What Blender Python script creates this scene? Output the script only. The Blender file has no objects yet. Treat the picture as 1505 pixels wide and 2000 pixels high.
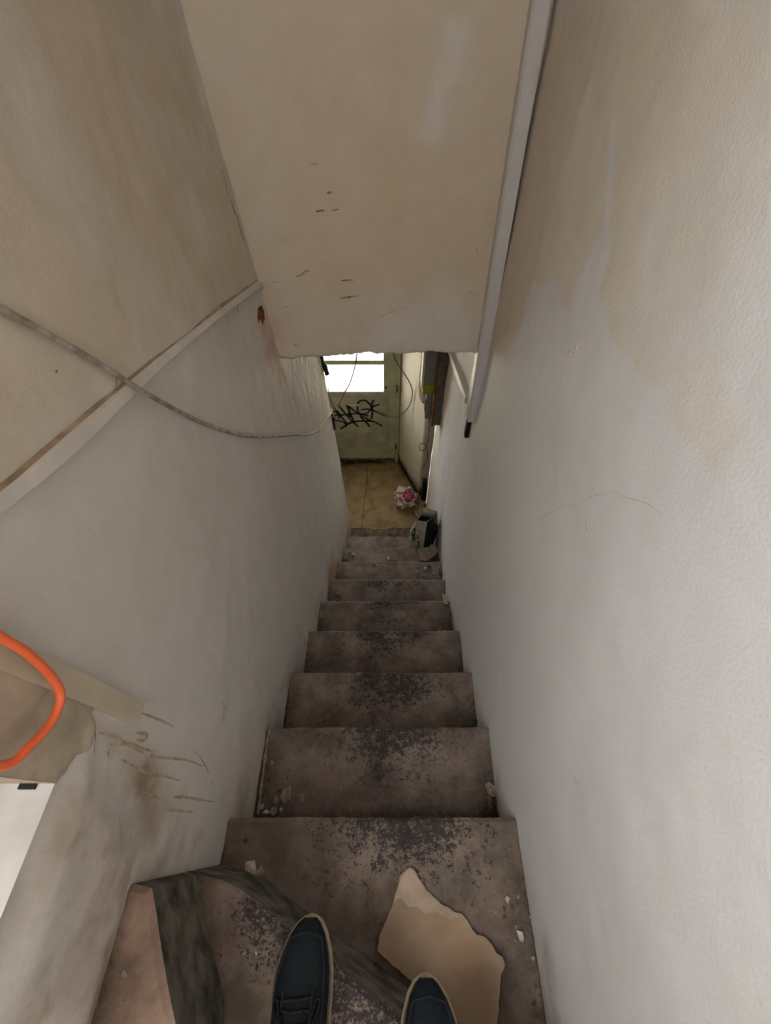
import bpy, bmesh, math, random
import numpy as np
from mathutils import Vector, Matrix
from mathutils.geometry import delaunay_2d_cdt

random.seed(7)
S = bpy.context.scene
C = S.collection

# ------------------------------------------------------------------ camera, sky, exposure
CZ = 3.07                       # camera height above the lower hall floor
PITCH = math.radians(53.2)      # looking down the stairs
FPX = 810.0
cam_d = bpy.data.cameras.new('camera')
cam_d.lens = 36.0 * FPX / 2000.0
cam_d.sensor_width = 36.0
cam_d.shift_x = -4.5 / 2000.0
cam_d.clip_start = 0.01
cam = bpy.data.objects.new('camera', cam_d)
C.objects.link(cam)
cam.location = (0, 0, CZ)
cam.rotation_euler = (math.pi / 2 - PITCH, 0, 0)
S.camera = cam

world = bpy.data.worlds.new('overcast_sky')
S.world = world
world.use_nodes = True
wn = world.node_tree
wn.nodes['Background'].inputs['Color'].default_value = (0.935, 0.94, 1.0, 1)
wn.nodes['Background'].inputs['Strength'].default_value = 1.0

def portal(name, loc, rot, sx, sy):
    l = bpy.data.lights.new(name, 'AREA')
    l.shape = 'RECTANGLE'; l.size = sx; l.size_y = sy
    l.cycles.is_portal = True
    o = bpy.data.objects.new(name, l)
    C.objects.link(o)
    o.location = loc; o.rotation_euler = rot
    return o
portal('window_portal', (-0.72, -0.46, CZ + 0.56), (0, -math.pi / 2, 0), 1.06, 0.96)
portal('added_fill_portal', (-0.06, -1.44, CZ + 0.86), (math.pi / 2, 0, 0), 0.66, 0.70)  # guides sky light through the added opening behind the camera
portal('door_portal', (-0.27, 3.04, 1.45), (-math.pi / 2, 0, 0), 0.60, 1.2)

S.view_settings.view_transform = 'Standard'
S.view_settings.look = 'None'
S.view_settings.gamma = 1.0
S.view_settings.use_curve_mapping = False
S.view_settings.exposure = 3.62
S.cycles.use_denoising = True
S.cycles.max_bounces = 10
S.cycles.diffuse_bounces = 6
S.cycles.adaptive_threshold = 0.06
S.cycles.adaptive_min_samples = 16
S.cycles.transparent_max_bounces = 12

# ------------------------------------------------------------------ measuring helpers
def ray(x, y):
    u = (x - 757) / FPX; v = (y - 1000) / FPX
    return Vector((u, math.cos(PITCH) - v * math.sin(PITCH), -(math.sin(PITCH) + v * math.cos(PITCH))))
def onZ(x, y, zr):
    r = ray(x, y); p = r * (zr / r.z); p.z += CZ; return p
def onY(x, y, Y):
    r = ray(x, y); p = r * (Y / r.y); p.z += CZ; return p
def XL(Y, zr):                     # left wall, leaning slightly outwards
    a = np.where(np.asarray(zr) < -0.9, 0.352 + 0.036 * (np.asarray(zr) + 2.4), 0.406 + np.interp(Y, [0.2, 1.3], [-0.01, 0.07]) * (np.asarray(zr) + 0.9))
    return -a
def XR(Y, zr):                     # right wall, slightly bowed
    return np.interp(Y, [-1.4, 0, 0.5, 1.0, 1.4, 1.7, 2.4], [0.318, 0.318, 0.330, 0.336, 0.368, 0.378, 0.358])
def YB(zr):                        # front of the bulkhead
    return 1.40 + 0.09 * (zr + 0.9)
def onL(x, y, off=0.0):
    r = ray(x, y); X = -0.4
    for _ in range(12):
        p = r * (X / r.x); X = float(XL(p.y, p.z)) + off
    p = r * (X / r.x); p.z += CZ; return p
def onR(x, y, off=0.0):
    r = ray(x, y); X = 0.34
    for _ in range(12):
        p = r * (X / r.x); X = float(XR(p.y, p.z)) - off
    p = r * (X / r.x); p.z += CZ; return p
def onB(x, y, off=0.0):
    r = ray(x, y); Y = 1.4
    for _ in range(12):
        p = r * (Y / r.y); Y = YB(p.z) - off
    p = r * (Y / r.y); p.z += CZ; return p

_rng = np.random.RandomState(3)
_tab = _rng.rand(257, 257)
def vnoise(u, v, s=1.0, seed=0):
    u = np.asarray(u, float) * s + seed * 17.31; v = np.asarray(v, float) * s + seed * 7.77
    iu = np.floor(u).astype(int); iv = np.floor(v).astype(int)
    fu = u - iu; fv = v - iv
    fu = fu * fu * (3 - 2 * fu); fv = fv * fv * (3 - 2 * fv)
    g = lambda a, b: _tab[a % 256, b % 256]
    return (g(iu, iv) * (1 - fu) + g(iu + 1, iv) * fu) * (1 - fv) + (g(iu, iv + 1) * (1 - fu) + g(iu + 1, iv + 1) * fu) * fv
def fbm(u, v, s, seed=0, oct=4):
    t = 0; a = 0.5; n = 0
    for k in range(oct):
        t = t + a * vnoise(u, v, s * 2 ** k, seed + k); n += a; a *= 0.5
    return t / n
def poly_sd(u, v, poly):           # signed distance (negative inside), numpy
    u = np.asarray(u, float); v = np.asarray(v, float)
    d = np.full(u.shape, 1e9); inside = np.zeros(u.shape, bool)
    n = len(poly)
    for i in range(n):
        ax, ay = poly[i]; bx, by = poly[(i + 1) % n]
        ex, ey = bx - ax, by - ay
        t = np.clip(((u - ax) * ex + (v - ay) * ey) / (ex * ex + ey * ey + 1e-12), 0, 1)
        d = np.minimum(d, (u - ax - t * ex) ** 2 + (v - ay - t * ey) ** 2)
        c = ((ay > v) != (by > v)) & (u < (bx - ax) * (v - ay) / ((by - ay) if abs(by - ay) > 1e-12 else 1e-12) + ax)
        inside ^= c
    d = np.sqrt(d)
    return np.where(inside, -d, d)
def smooth(e0, e1, x):
    t = np.clip((np.asarray(x, float) - e0) / (e1 - e0), 0, 1)
    return t * t * (3 - 2 * t)

# ------------------------------------------------------------------ materials
def new_mat(name, rough=0.8, spec=0.25):
    m = bpy.data.materials.new(name); m.use_nodes = True
    nt = m.node_tree; b = nt.nodes['Principled BSDF']
    b.inputs['Roughness'].default_value = rough
    b.inputs['Specular IOR Level'].default_value = spec
    return m, nt, b
def N(nt, t, **kw):
    n = nt.nodes.new(t)
    for k, v in kw.items():
        if k in n.inputs: n.inputs[k].default_value = v
        else: setattr(n, k, v)
    return n
def rgba(c): return (c[0], c[1], c[2], 1)
def mixc(nt, a, b, fac):
    n = nt.nodes.new('ShaderNodeMix'); n.data_type = 'RGBA'
    for i, s in ((6, a), (7, b)):
        if isinstance(s, tuple): n.inputs[i].default_value = rgba(s)
        else: nt.links.new(s, n.inputs[i])
    if isinstance(fac, (int, float)): n.inputs[0].default_value = fac
    else: nt.links.new(fac, n.inputs[0])
    return n.outputs[2]
def math_n(nt, op, a, b=0.0, c=None, clamp=False):
    n = nt.nodes.new('ShaderNodeMath'); n.operation = op; n.use_clamp = clamp
    for i, s in enumerate((a, b, c)):
        if s is None: continue
        if isinstance(s, (int, float)): n.inputs[i].default_value = s
        else: nt.links.new(s, n.inputs[i])
    return n.outputs[0]
def ramp(nt, src, e0, e1):
    n = nt.nodes.new('ShaderNodeMapRange'); n.interpolation_type = 'SMOOTHSTEP'
    n.inputs['From Min'].default_value = e0; n.inputs['From Max'].default_value = e1
    nt.links.new(src, n.inputs['Value']); return n.outputs['Result']
def noise(nt, coord, scale, detail=4, rough=0.55, dist=0.0, vec=None):
    n = N(nt, 'ShaderNodeTexNoise', Scale=scale, Detail=detail, Roughness=rough, Distortion=dist)
    if vec:
        mp = nt.nodes.new('ShaderNodeMapping'); mp.inputs['Scale'].default_value = vec
        nt.links.new(coord, mp.inputs['Vector']); coord = mp.outputs['Vector']
    nt.links.new(coord, n.inputs['Vector']); return n.outputs['Fac']
def bump(nt, b, h, strength, dist):
    n = N(nt, 'ShaderNodeBump', Strength=strength, Distance=dist)
    nt.links.new(h, n.inputs['Height']); nt.links.new(n.outputs['Normal'], b.inputs['Normal'])

def simple(name, col, rough=0.6, spec=0.3, var=0.12, scale=30, bstr=0.15, bd=0.001, metal=0.0):
    m, nt, b = new_mat(name, rough, spec)
    b.inputs['Metallic'].default_value = metal
    co = N(nt, 'ShaderNodeTexCoord').outputs['Object']
    n = noise(nt, co, scale, 3)
    dark = tuple(c * (1 - var * 2) for c in col); lite = tuple(min(1, c * (1 + var)) for c in col)
    nt.links.new(mixc(nt, dark, lite, ramp(nt, n, 0.25, 0.75)), b.inputs['Base Color'])
    bump(nt, b, n, bstr, bd)
    return m

PAINT = 0.86      # old grimy paint
def plaster(name, white, beige, peel=0.5, peel_scale=170, stain_bias=0.0, dirt=(0.20, 0.15, 0.11), relief=1.0):
    m, nt, b = new_mat(name, 0.62, 0.3)
    white = tuple(c * PAINT for c in white); beige = tuple(c * PAINT for c in beige)
    co = N(nt, 'ShaderNodeTexCoord').outputs['Object']
    at = N(nt, 'ShaderNodeVertexColor', layer_name='stain')
    sp = nt.nodes.new('ShaderNodeSeparateColor'); nt.links.new(at.outputs['Color'], sp.inputs['Color'])
    R, G, B = sp.outputs[0], sp.outputs[1], sp.outputs[2]
    n2 = noise(nt, co, 13, 3, 0.65)
    f = math_n(nt, 'MULTIPLY_ADD', math_n(nt, 'SUBTRACT', n2, 0.5), 0.5, R)
    f = math_n(nt, 'ADD', f, stain_bias, clamp=True)
    col = mixc(nt, white, beige, f)
    g = math_n(nt, 'MULTIPLY', G, math_n(nt, 'MULTIPLY_ADD', ramp(nt, n2, 0.25, 0.7), 0.7, 0.35), clamp=True)
    col = mixc(nt, col, dirt, g)
    r = math_n(nt, 'MULTIPLY', B, math_n(nt, 'MULTIPLY_ADD', ramp(nt, n2, 0.3, 0.7), 0.8, 0.25), clamp=True)
    col = mixc(nt, col, (0.50, 0.19, 0.08), r)
    nt.links.new(col, b.inputs['Base Color'])
    pe = noise(nt, co, peel_scale, 1, 0.5)
    bump(nt, b, math_n(nt, 'MULTIPLY_ADD', pe, peel, math_n(nt, 'MULTIPLY', n2, relief)), 0.5, 0.0035)
    return m
def mottle(u, v, k=0):
    return (fbm(u, v, 2.6, 100 + k, 5) - 0.5) * 0.9 + (fbm(u * 3.5, v * 0.9, 2.6, 110 + k, 4) - 0.5) * 0.7

WHITE = (0.74, 0.735, 0.735); BEIGE = (0.60, 0.50, 0.385)
M = {}
M['wall_r'] = plaster('painted_plaster_right', (0.76, 0.735, 0.755), (0.735, 0.63, 0.505), 0.34, 230, 0.0, (0.2, 0.15, 0.11), 0.35)
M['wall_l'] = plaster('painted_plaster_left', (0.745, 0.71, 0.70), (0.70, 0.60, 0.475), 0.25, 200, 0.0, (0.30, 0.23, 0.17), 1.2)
M['bulk'] = plaster('painted_plaster_bulkhead', (0.76, 0.71, 0.68), (0.69, 0.565, 0.44), 0.2, 200, 0.0)
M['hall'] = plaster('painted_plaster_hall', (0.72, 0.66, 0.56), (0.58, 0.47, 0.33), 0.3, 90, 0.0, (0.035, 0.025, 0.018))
M['ceil'] = plaster('painted_ceiling', (0.68, 0.64, 0.58), (0.58, 0.48, 0.37), 0.3, 90, 0.0)

def tread_mat(name, base, red):
    m, nt, b = new_mat(name, 0.92, 0.12)
    co = N(nt, 'ShaderNodeTexCoord').outputs['Object']
    at = N(nt, 'ShaderNodeVertexColor', layer_name='stain')
    sp = nt.nodes.new('ShaderNodeSeparateColor'); nt.links.new(at.outputs['Color'], sp.inputs['Color'])
    R, G, B = sp.outputs[0], sp.outputs[1], sp.outputs[2]
    n1 = noise(nt, co, 9, 4, 0.7)
    n2 = noise(nt, co, 62, 4, 0.78)
    n3 = noise(nt, co, 210, 3, 0.8)
    col = mixc(nt, tuple(c * 0.62 for c in base), tuple(c * 1.3 for c in base), ramp(nt, n1, 0.3, 0.7))
    col = mixc(nt, col, red, math_n(nt, 'MULTIPLY', ramp(nt, n2, 0.45, 0.75), B, clamp=True))
    col = mixc(nt, col, tuple(c * 1.9 for c in base), math_n(nt, 'MULTIPLY', ramp(nt, n3, 0.62, 0.78), 0.35))
    # black remains of an old covering, in fine specks
    th = math_n(nt, 'SUBTRACT', math_n(nt, 'MULTIPLY_ADD', n2, 0.55, math_n(nt, 'MULTIPLY', n3, 0.45)), math_n(nt, 'MULTIPLY_ADD', R, -0.19, 0.640))
    col = mixc(nt, col, (0.030, 0.027, 0.033), math_n(nt, 'MULTIPLY', ramp(nt, th, -0.03, 0.04), 0.85))
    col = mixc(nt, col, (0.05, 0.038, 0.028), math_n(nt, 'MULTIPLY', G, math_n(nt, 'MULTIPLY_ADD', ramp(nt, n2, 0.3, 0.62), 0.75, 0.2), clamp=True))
    nt.links.new(col, b.inputs['Base Color'])
    bump(nt, b, math_n(nt, 'MULTIPLY_ADD', n3, 0.5, n2), 0.8, 0.004)
    return m
M['tread'] = tread_mat('dirty_step', (0.215, 0.167, 0.143), (0.26, 0.14, 0.12))
M['tread_pink'] = tread_mat('dirty_step_pink', (0.31, 0.22, 0.18), (0.34, 0.19, 0.15))
M['riser'] = simple('riser_dark', (0.13, 0.115, 0.095), 0.9, 0.1, 0.35, 22, 0.6, 0.003)
M['lino'] = None
def lino():
    m, nt, b = new_mat('worn_lino', 0.75, 0.25)
    co = N(nt, 'ShaderNodeTexCoord').outputs['Object']
    at = N(nt, 'ShaderNodeVertexColor', layer_name='stain')
    sp = nt.nodes.new('ShaderNodeSeparateColor'); nt.links.new(at.outputs['Color'], sp.inputs['Color'])
    n1 = noise(nt, co, 9, 5, 0.7, 0.5); n2 = noise(nt, co, 60, 4, 0.7)
    col = mixc(nt, (0.17, 0.115, 0.058), (0.33, 0.225, 0.105), ramp(nt, n1, 0.25, 0.75))
    col = mixc(nt, col, (0.10, 0.065, 0.04), math_n(nt, 'MULTIPLY', ramp(nt, n2, 0.5, 0.75), 0.5))
    col = mixc(nt, col, (0.012, 0.009, 0.007), math_n(nt, 'MULTIPLY', sp.outputs[1], math_n(nt, 'MULTIPLY_ADD', ramp(nt, n1, 0.3, 0.6), 0.6, 0.5), clamp=True))
    nt.links.new(col, b.inputs['Base Color']); bump(nt, b, n2, 0.3, 0.002)
    return m
M['lino'] = lino()
M['concrete'] = simple('dirty_concrete', (0.15, 0.115, 0.085), 0.95, 0.1, 0.3, 18, 0.5, 0.003)
M['ground'] = simple('yard_paving', (0.76, 0.67, 0.53), 0.9, 0.1, 0.1, 2, 0.2, 0.003)
M['pvc'] = simple('white_pvc', (0.56, 0.53, 0.525), 0.35, 0.4, 0.04, 8, 0.03)
M['pvc_lid'] = simple('white_pvc_lid', (0.58, 0.555, 0.57), 0.35, 0.4, 0.03, 8, 0.03)
M['black'] = simple('black_plastic', (0.008, 0.008, 0.008), 0.5, 0.3, 0.2, 40)
M['trim'] = simple('cream_trim', (0.52, 0.44, 0.345), 0.5, 0.35, 0.06, 10, 0.1)
M['mould'] = simple('white_moulding', (0.62, 0.585, 0.555), 0.55, 0.3, 0.06, 14, 0.2)
M['mould_top'] = simple('dusty_moulding_top', (0.42, 0.32, 0.235), 0.9, 0.1, 0.2, 25, 0.4)
M['render'] = simple('rough_brown_plaster', (0.44, 0.365, 0.285), 0.95, 0.1, 0.12, 16, 0.7, 0.006)
M['sill'] = simple('white_sill', (0.60, 0.57, 0.58), 0.6, 0.3, 0.10, 12, 0.25, 0.002)
M['wframe'] = simple('white_window_frame', (0.72, 0.71, 0.69), 0.5, 0.3, 0.05, 12, 0.1)
M['crack'] = simple('crack_dark', (0.30, 0.25, 0.215), 0.95, 0.05, 0.3, 60)
M['crack_soft'] = simple('crack_soft', (0.60, 0.53, 0.48), 0.95, 0.05, 0.2, 60)
M['drip'] = simple('brown_drip', (0.46, 0.355, 0.26), 0.7, 0.2, 0.2, 60)
M['cable'] = simple('grey_cable', (0.40, 0.345, 0.30), 0.6, 0.25, 0.25, 35, 0.3)
M['cable_dark'] = simple('dark_cable', (0.10, 0.085, 0.07), 0.6, 0.25, 0.2, 35)
M['orange'] = simple('orange_cable', (0.88, 0.16, 0.06), 0.38, 0.45, 0.05, 10, 0.05)
M['redwire'] = simple('red_wire', (0.20, 0.05, 0.03), 0.5, 0.3, 0.2, 30)
M['door'] = simple('sage_door_paint', (0.37, 0.405, 0.255), 0.5, 0.35, 0.12, 9, 0.2, 0.002)
M['door_panel'] = simple('sage_door_panel', (0.37, 0.345, 0.25), 0.55, 0.3, 0.12, 9, 0.2, 0.002)
M['spray'] = simple('black_spray_paint', (0.006, 0.006, 0.007), 0.45, 0.3, 0.2, 60)
M['steel'] = simple('dull_steel', (0.55, 0.48, 0.46), 0.35, 0.5, 0.1, 40, 0.05, 0.001, 0.7)
M['wood_edge'] = simple('brown_wood_edge', (0.17, 0.065, 0.02), 0.6, 0.3, 0.3, 40, 0.3)
M['wood_grey'] = simple('grey_board', (0.135, 0.115, 0.095), 0.8, 0.2, 0.2, 30, 0.4)
M['card'] = simple('beige_board', (0.25, 0.18, 0.12), 0.85, 0.15, 0.15, 30, 0.3)
M['meter_white'] = simple('meter_grey', (0.19, 0.175, 0.155), 0.4, 0.4, 0.06, 20)
M['meter_green'] = simple('meter_lime', (0.20, 0.24, 0.015), 0.45, 0.4, 0.12, 20)
M['meter_cream'] = simple('meter_cream', (0.62, 0.62, 0.42), 0.45, 0.4, 0.06, 20)
M['paper'] = simple('tan_hardboard', (0.43, 0.305, 0.22), 0.8, 0.2, 0.13, 9, 0.25, 0.002)
M['paper_pale'] = simple('pale_board_face', (0.40, 0.33, 0.27), 0.85, 0.15, 0.10, 30, 0.3)
M['chip'] = simple('plaster_chip', (0.36, 0.29, 0.235), 0.9, 0.1, 0.25, 60, 0.5)
M['chip_dark'] = simple('dirt_chip', (0.16, 0.115, 0.085), 0.95, 0.05, 0.3, 60, 0.5)
M['chip_white'] = simple('pale_chip', (0.58, 0.53, 0.48), 0.9, 0.1, 0.15, 60, 0.3)
M['navy'] = simple('navy_suede', (0.0075, 0.0105, 0.0145), 0.75, 0.2, 0.2, 180, 0.25, 0.0006)
M['navy_seam'] = simple('navy_seam', (0.014, 0.019, 0.026), 0.7, 0.2, 0.2, 200, 0.2)
M['sole'] = simple('cream_rubber', (0.46, 0.37, 0.265), 0.65, 0.3, 0.08, 60, 0.15)
M['lace'] = simple('black_lace', (0.020, 0.020, 0.023), 0.9, 0.1, 0.3, 260, 0.4)
M['bag_white'] = simple('dull_white_plastic', (0.58, 0.57, 0.49), 0.4, 0.4, 0.12, 18, 0.2)
M['bag_dark'] = simple('dark_green_plastic', (0.010, 0.018, 0.014), 0.4, 0.4, 0.3, 18, 0.2)
M['bag_ink'] = simple('bag_ink', (0.012, 0.015, 0.013), 0.5, 0.3, 0.1, 20)

def glass_mat():
    m, nt, b = new_mat('window_glass', 0.1)
    nt.nodes.remove(b)
    tr = N(nt, 'ShaderNodeBsdfTransparent'); tr.inputs['Color'].default_value = (0.93, 0.95, 0.90, 1)
    gl = N(nt, 'ShaderNodeBsdfGlossy'); gl.inputs['Roughness'].default_value = 0.05
    mx = N(nt, 'ShaderNodeMixShader'); mx.inputs[0].default_value = 0.05
    nt.links.new(tr.outputs[0], mx.inputs[1]); nt.links.new(gl.outputs[0], mx.inputs[2])
    nt.links.new(mx.outputs[0], nt.nodes['Material Output'].inputs['Surface'])
    return m
M['glass'] = glass_mat()
def crumple_mat():
    m, nt, b = new_mat('pink_white_plastic', 0.45, 0.4)
    at = N(nt, 'ShaderNodeVertexColor', layer_name='stain')
    co = N(nt, 'ShaderNodeTexCoord').outputs['Object']
    n = noise(nt, co, 25, 4)
    nt.links.new(mixc(nt, at.outputs['Color'], (0.10, 0.05, 0.05), math_n(nt, 'MULTIPLY', ramp(nt, n, 0.6, 0.75), 0.4)), b.inputs['Base Color'])
    bump(nt, b, n, 0.4, 0.004)
    return m
M['crumple'] = crumple_mat()

# ------------------------------------------------------------------ building helpers
def link(o, parent=None):
    C.objects.link(o)
    if parent is not None: o.parent = parent
    return o
def mesh(name, verts, faces, mat, parent=None, smooth_=False, mats=None, fmat=None, col=None):
    me = bpy.data.meshes.new(name)
    me.from_pydata([tuple(v) for v in verts], [], [tuple(f) for f in faces])
    for mm in (mats or [mat]): me.materials.append(mm)
    if fmat is not None: me.polygons.foreach_set('material_index', list(fmat))
    if smooth_: me.polygons.foreach_set('use_smooth', [True] * len(me.polygons))
    if col is not None:
        a = me.color_attributes.new('stain', 'FLOAT_COLOR', 'POINT')
        arr = np.ones((len(verts), 4), np.float32); arr[:, :3] = col
        a.data.foreach_set('color', arr.ravel())
    me.validate(); me.update()
    return link(bpy.data.objects.new(name, me), parent)
def empty(name, loc=(0, 0, 0)):
    o = bpy.data.objects.new(name, None); o.empty_display_size = 0.05
    C.objects.link(o); o.location = loc
    return o
def tag(o, label, cat=None, group=None, kind=None):
    if label: o['label'] = label
    if cat: o['category'] = cat
    if group: o['group'] = group
    if kind: o['kind'] = kind
    return o
def put(o, root):                   # parent with the root's offset taken out
    o.parent = root
    o.matrix_parent_inverse = Matrix.Translation(-Vector(root.location))
    return o
def bm_obj(name, bm, mat, parent=None, smooth_=False):
    me = bpy.data.meshes.new(name); bm.to_mesh(me); bm.free()
    me.materials.append(mat)
    if smooth_: me.polygons.foreach_set('use_smooth', [True] * len(me.polygons))
    return link(bpy.data.objects.new(name, me), parent)
def box(name, lo, hi, mat, root=None, bev=0.002):
    bm = bmesh.new()
    bmesh.ops.create_cube(bm, size=1)
    lo = Vector(lo); hi = Vector(hi)
    for v in bm.verts:
        v.co = Vector([(lo[i] + hi[i]) / 2 + v.co[i] * (hi[i] - lo[i]) for i in range(3)])
    if bev: bmesh.ops.bevel(bm, geom=list(bm.edges), offset=bev, segments=2, profile=0.7, affect='EDGES')
    o = bm_obj(name, bm, mat)
    if root: put(o, root)
    return o
def catmull(pts, per=8):
    pts = [Vector(p) for p in pts]; out = []
    P = [pts[0] * 2 - pts[1]] + pts + [pts[-1] * 2 - pts[-2]]
    for i in range(1, len(P) - 2):
        for k in range(per):
            t = k / per
            a, b, c, d = P[i - 1], P[i], P[i + 1], P[i + 2]
            out.append(0.5 * (2 * b + (c - a) * t + (2 * a - 5 * b + 4 * c - d) * t * t + (3 * b - a - 3 * c + d) * t ** 3))
    out.append(pts[-1]); return out
def tube(name, pts, r, mat, root=None, per=8, seg=8, curve=True):
    p = catmull(pts, per) if curve else [Vector(q) for q in pts]
    vs = []; fs = []
    up = Vector((0.13, 0.31, 0.94)).normalized()
    n = len(p); prev = None
    for i in range(n):
        t = (p[min(i + 1, n - 1)] - p[max(i - 1, 0)]).normalized()
        if prev is None: a = t.cross(up).normalized()
        else: a = (prev - t * prev.dot(t)).normalized()
        prev = a; b = t.cross(a)
        rr = r(i / (n - 1)) if callable(r) else r
        for k in range(seg):
            th = 2 * math.pi * k / seg
            vs.append(p[i] + (a * math.cos(th) + b * math.sin(th)) * rr)
    for i in range(n - 1):
        for k in range(seg):
            fs.append((i * seg + k, i * seg + (k + 1) % seg, (i + 1) * seg + (k + 1) % seg, (i + 1) * seg + k))
    fs.append(tuple(reversed(range(seg)))); fs.append(tuple(range((n - 1) * seg, n * seg)))
    o = mesh(name, vs, fs, mat, None, True)
    if root: put(o, root)
    return o
def ribbon(name, pts, width, normal, mat, root=None, thick=0.0008, wob=0.3, curve=True, per=5, taper=True):
    """A thin raised line lying on a surface."""
    p = catmull(pts, per) if curve else [Vector(q) for q in pts]
    nrm = Vector(normal).normalized(); n = len(p); vs = []; fs = []
    for i in range(n):
        t = (p[min(i + 1, n - 1)] - p[max(i - 1, 0)]).normalized()
        s = t.cross(nrm).normalized()
        w = width * 0.5 * (1 + wob * (random.random() * 2 - 1))
        if taper: w *= 0.35 + 0.65 * min(1, 4 * min(i, n - 1 - i) / n)
        q = p[i]
        vs += [q - s * w - nrm * 0.0012, q - s * w * 0.8 + nrm * thick, q + s * w * 0.8 + nrm * thick, q + s * w - nrm * 0.0012]
    for i in range(n - 1):
        for k in range(3):
            fs.append((i * 4 + k, i * 4 + k + 1, i * 4 + 4 + k + 1, i * 4 + 4 + k))
    o = mesh(name, vs, fs, mat)
    if root: put(o, root)
    return o
def sheet(name, U, V, fn, mat, hole=None, col=None):
    """A finely divided wall surface: fn(u, v) -> x, y, z arrays."""
    uu, vv = np.meshgrid(U, V, indexing='ij')
    x, y, z = fn(uu, vv)
    x = np.broadcast_to(x, uu.shape); y = np.broadcast_to(y, uu.shape); z = np.broadcast_to(z, uu.shape)
    co = np.stack([x, y, z], -1).reshape(-1, 3).astype(np.float32)
    nu, nv = uu.shape
    idx = np.arange(nu * nv).reshape(nu, nv)
    f = np.stack([idx[:-1, :-1], idx[1:, :-1], idx[1:, 1:], idx[:-1, 1:]], -1).reshape(-1, 4)
    if hole is not None:
        cu = ((uu[:-1, :-1] + uu[1:, 1:]) / 2).ravel(); cv = ((vv[:-1, :-1] + vv[1:, 1:]) / 2).ravel()
        f = f[~hole(cu, cv)]
    me = bpy.data.meshes.new(name)
    me.vertices.add(len(co)); me.vertices.foreach_set('co', co.ravel())
    me.loops.add(len(f) * 4); me.loops.foreach_set('vertex_index', f.ravel().astype(np.int32))
    me.polygons.add(len(f)); me.polygons.foreach_set('loop_start', np.arange(0, len(f) * 4, 4, dtype=np.int32))
    me.polygons.foreach_set('use_smooth', np.ones(len(f), bool))
    me.materials.append(mat)
    me.update(calc_edges=True)
    a = me.color_attributes.new('stain', 'FLOAT_COLOR', 'POINT')
    arr = np.zeros((len(co), 4), np.float32); arr[:, 3] = 1
    if col is not None:
        r, g, b = col(uu, vv)
        for k, c in enumerate((r, g, b)): arr[:, k] = np.broadcast_to(c, uu.shape).ravel()
    a.data.foreach_set('color', arr.ravel())
    me.validate()
    return link(bpy.data.objects.new(name, me))
def slab(name, outline, z1, z0, mats, spacing=0.02, relief=0.002, bev=0.007, col=None, seed=0, parent=None, tilt=None):
    """Worn solid step: filled outline with uneven top, rounded upper edge and vertical sides."""
    pts = []
    n0 = len(outline)
    for i in range(n0):
        a = Vector(outline[i]); b = Vector(outline[(i + 1) % n0]); L = (b - a).length
        k = max(1, int(L / spacing))
        for j in range(k): pts.append(a.lerp(b, j / k))
    n = len(pts)
    ins = []
    for i in range(n):
        t = (pts[(i + 1) % n] - pts[i - 1]).normalized()
        ins.append(pts[i] + Vector((-t.y, t.x)) * bev)      # outline counter-clockwise
    xs = [p.x for p in ins]; ys = [p.y for p in ins]
    gx = np.arange(min(xs) + spacing * .6, max(xs), spacing); gy = np.arange(min(ys) + spacing * .6, max(ys), spacing)
    GX, GY = np.meshgrid(gx, gy)
    sd = poly_sd(GX.ravel(), GY.ravel(), [(p.x, p.y) for p in ins])
    inner = [Vector((a, b)) for a, b, d in zip(GX.ravel(), GY.ravel(), sd) if d < -spacing * 0.5]
    v2, e2, f2, ov, oe, of = delaunay_2d_cdt(ins + inner, [], [list(range(n))], 1, 1e-6)
    vs = []; cu = np.array([v.x for v in v2]); cv = np.array([v.y for v in v2])
    zt = z1 + (fbm(cu, cv, 14, seed) - 0.5) * relief * 2
    for i, v in enumerate(v2): vs.append((v.x, v.y, zt[i]))
    fs = [tuple(f) for f in f2]; fm = [0] * len(fs)
    loc = {}
    for i, o in enumerate(ov):
        for q in o:
            if q < n: loc[q] = i
    base = len(vs)
    for i in range(n):
        w = (vnoise(pts[i].x, pts[i].y, 45, seed) - 0.5) * relief * 1.5
        vs.append((pts[i].x, pts[i].y, z1 - bev + float(w)))
    b2 = len(vs)
    for i in range(n): vs.append((pts[i].x, pts[i].y, z0))
    for i in range(n):
        j = (i + 1) % n
        if i in loc and j in loc: fs.append((loc[i], base + i, base + j, loc[j])); fm.append(0)
        fs.append((base + i, b2 + i, b2 + j, base + j)); fm.append(1)
    fs.append(tuple(b2 + i for i in reversed(range(n)))); fm.append(1)
    c = np.zeros((len(vs), 3), np.float32)
    if col is not None:
        ax = np.array([v[0] for v in vs]); ay = np.array([v[1] for v in vs])
        r, g, b = col(ax, ay)
        c[:, 0] = r; c[:, 1] = g; c[:, 2] = b
    return mesh(name, vs, fs, None, parent, False, mats, fm, c)

# ------------------------------------------------------------------ the setting
TOPZ = CZ + 1.30
WIN = (-0.95, 0.037, CZ - 0.59, CZ + 1.12)      # opening in the left wall: y0, y1, z0, z1

def L2(pts): return [(p.y, p.z) for p in (onL(*q) for q in pts)]
def R2(pts): return [(p.y, p.z) for p in (onR(*q) for q in pts)]

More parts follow.
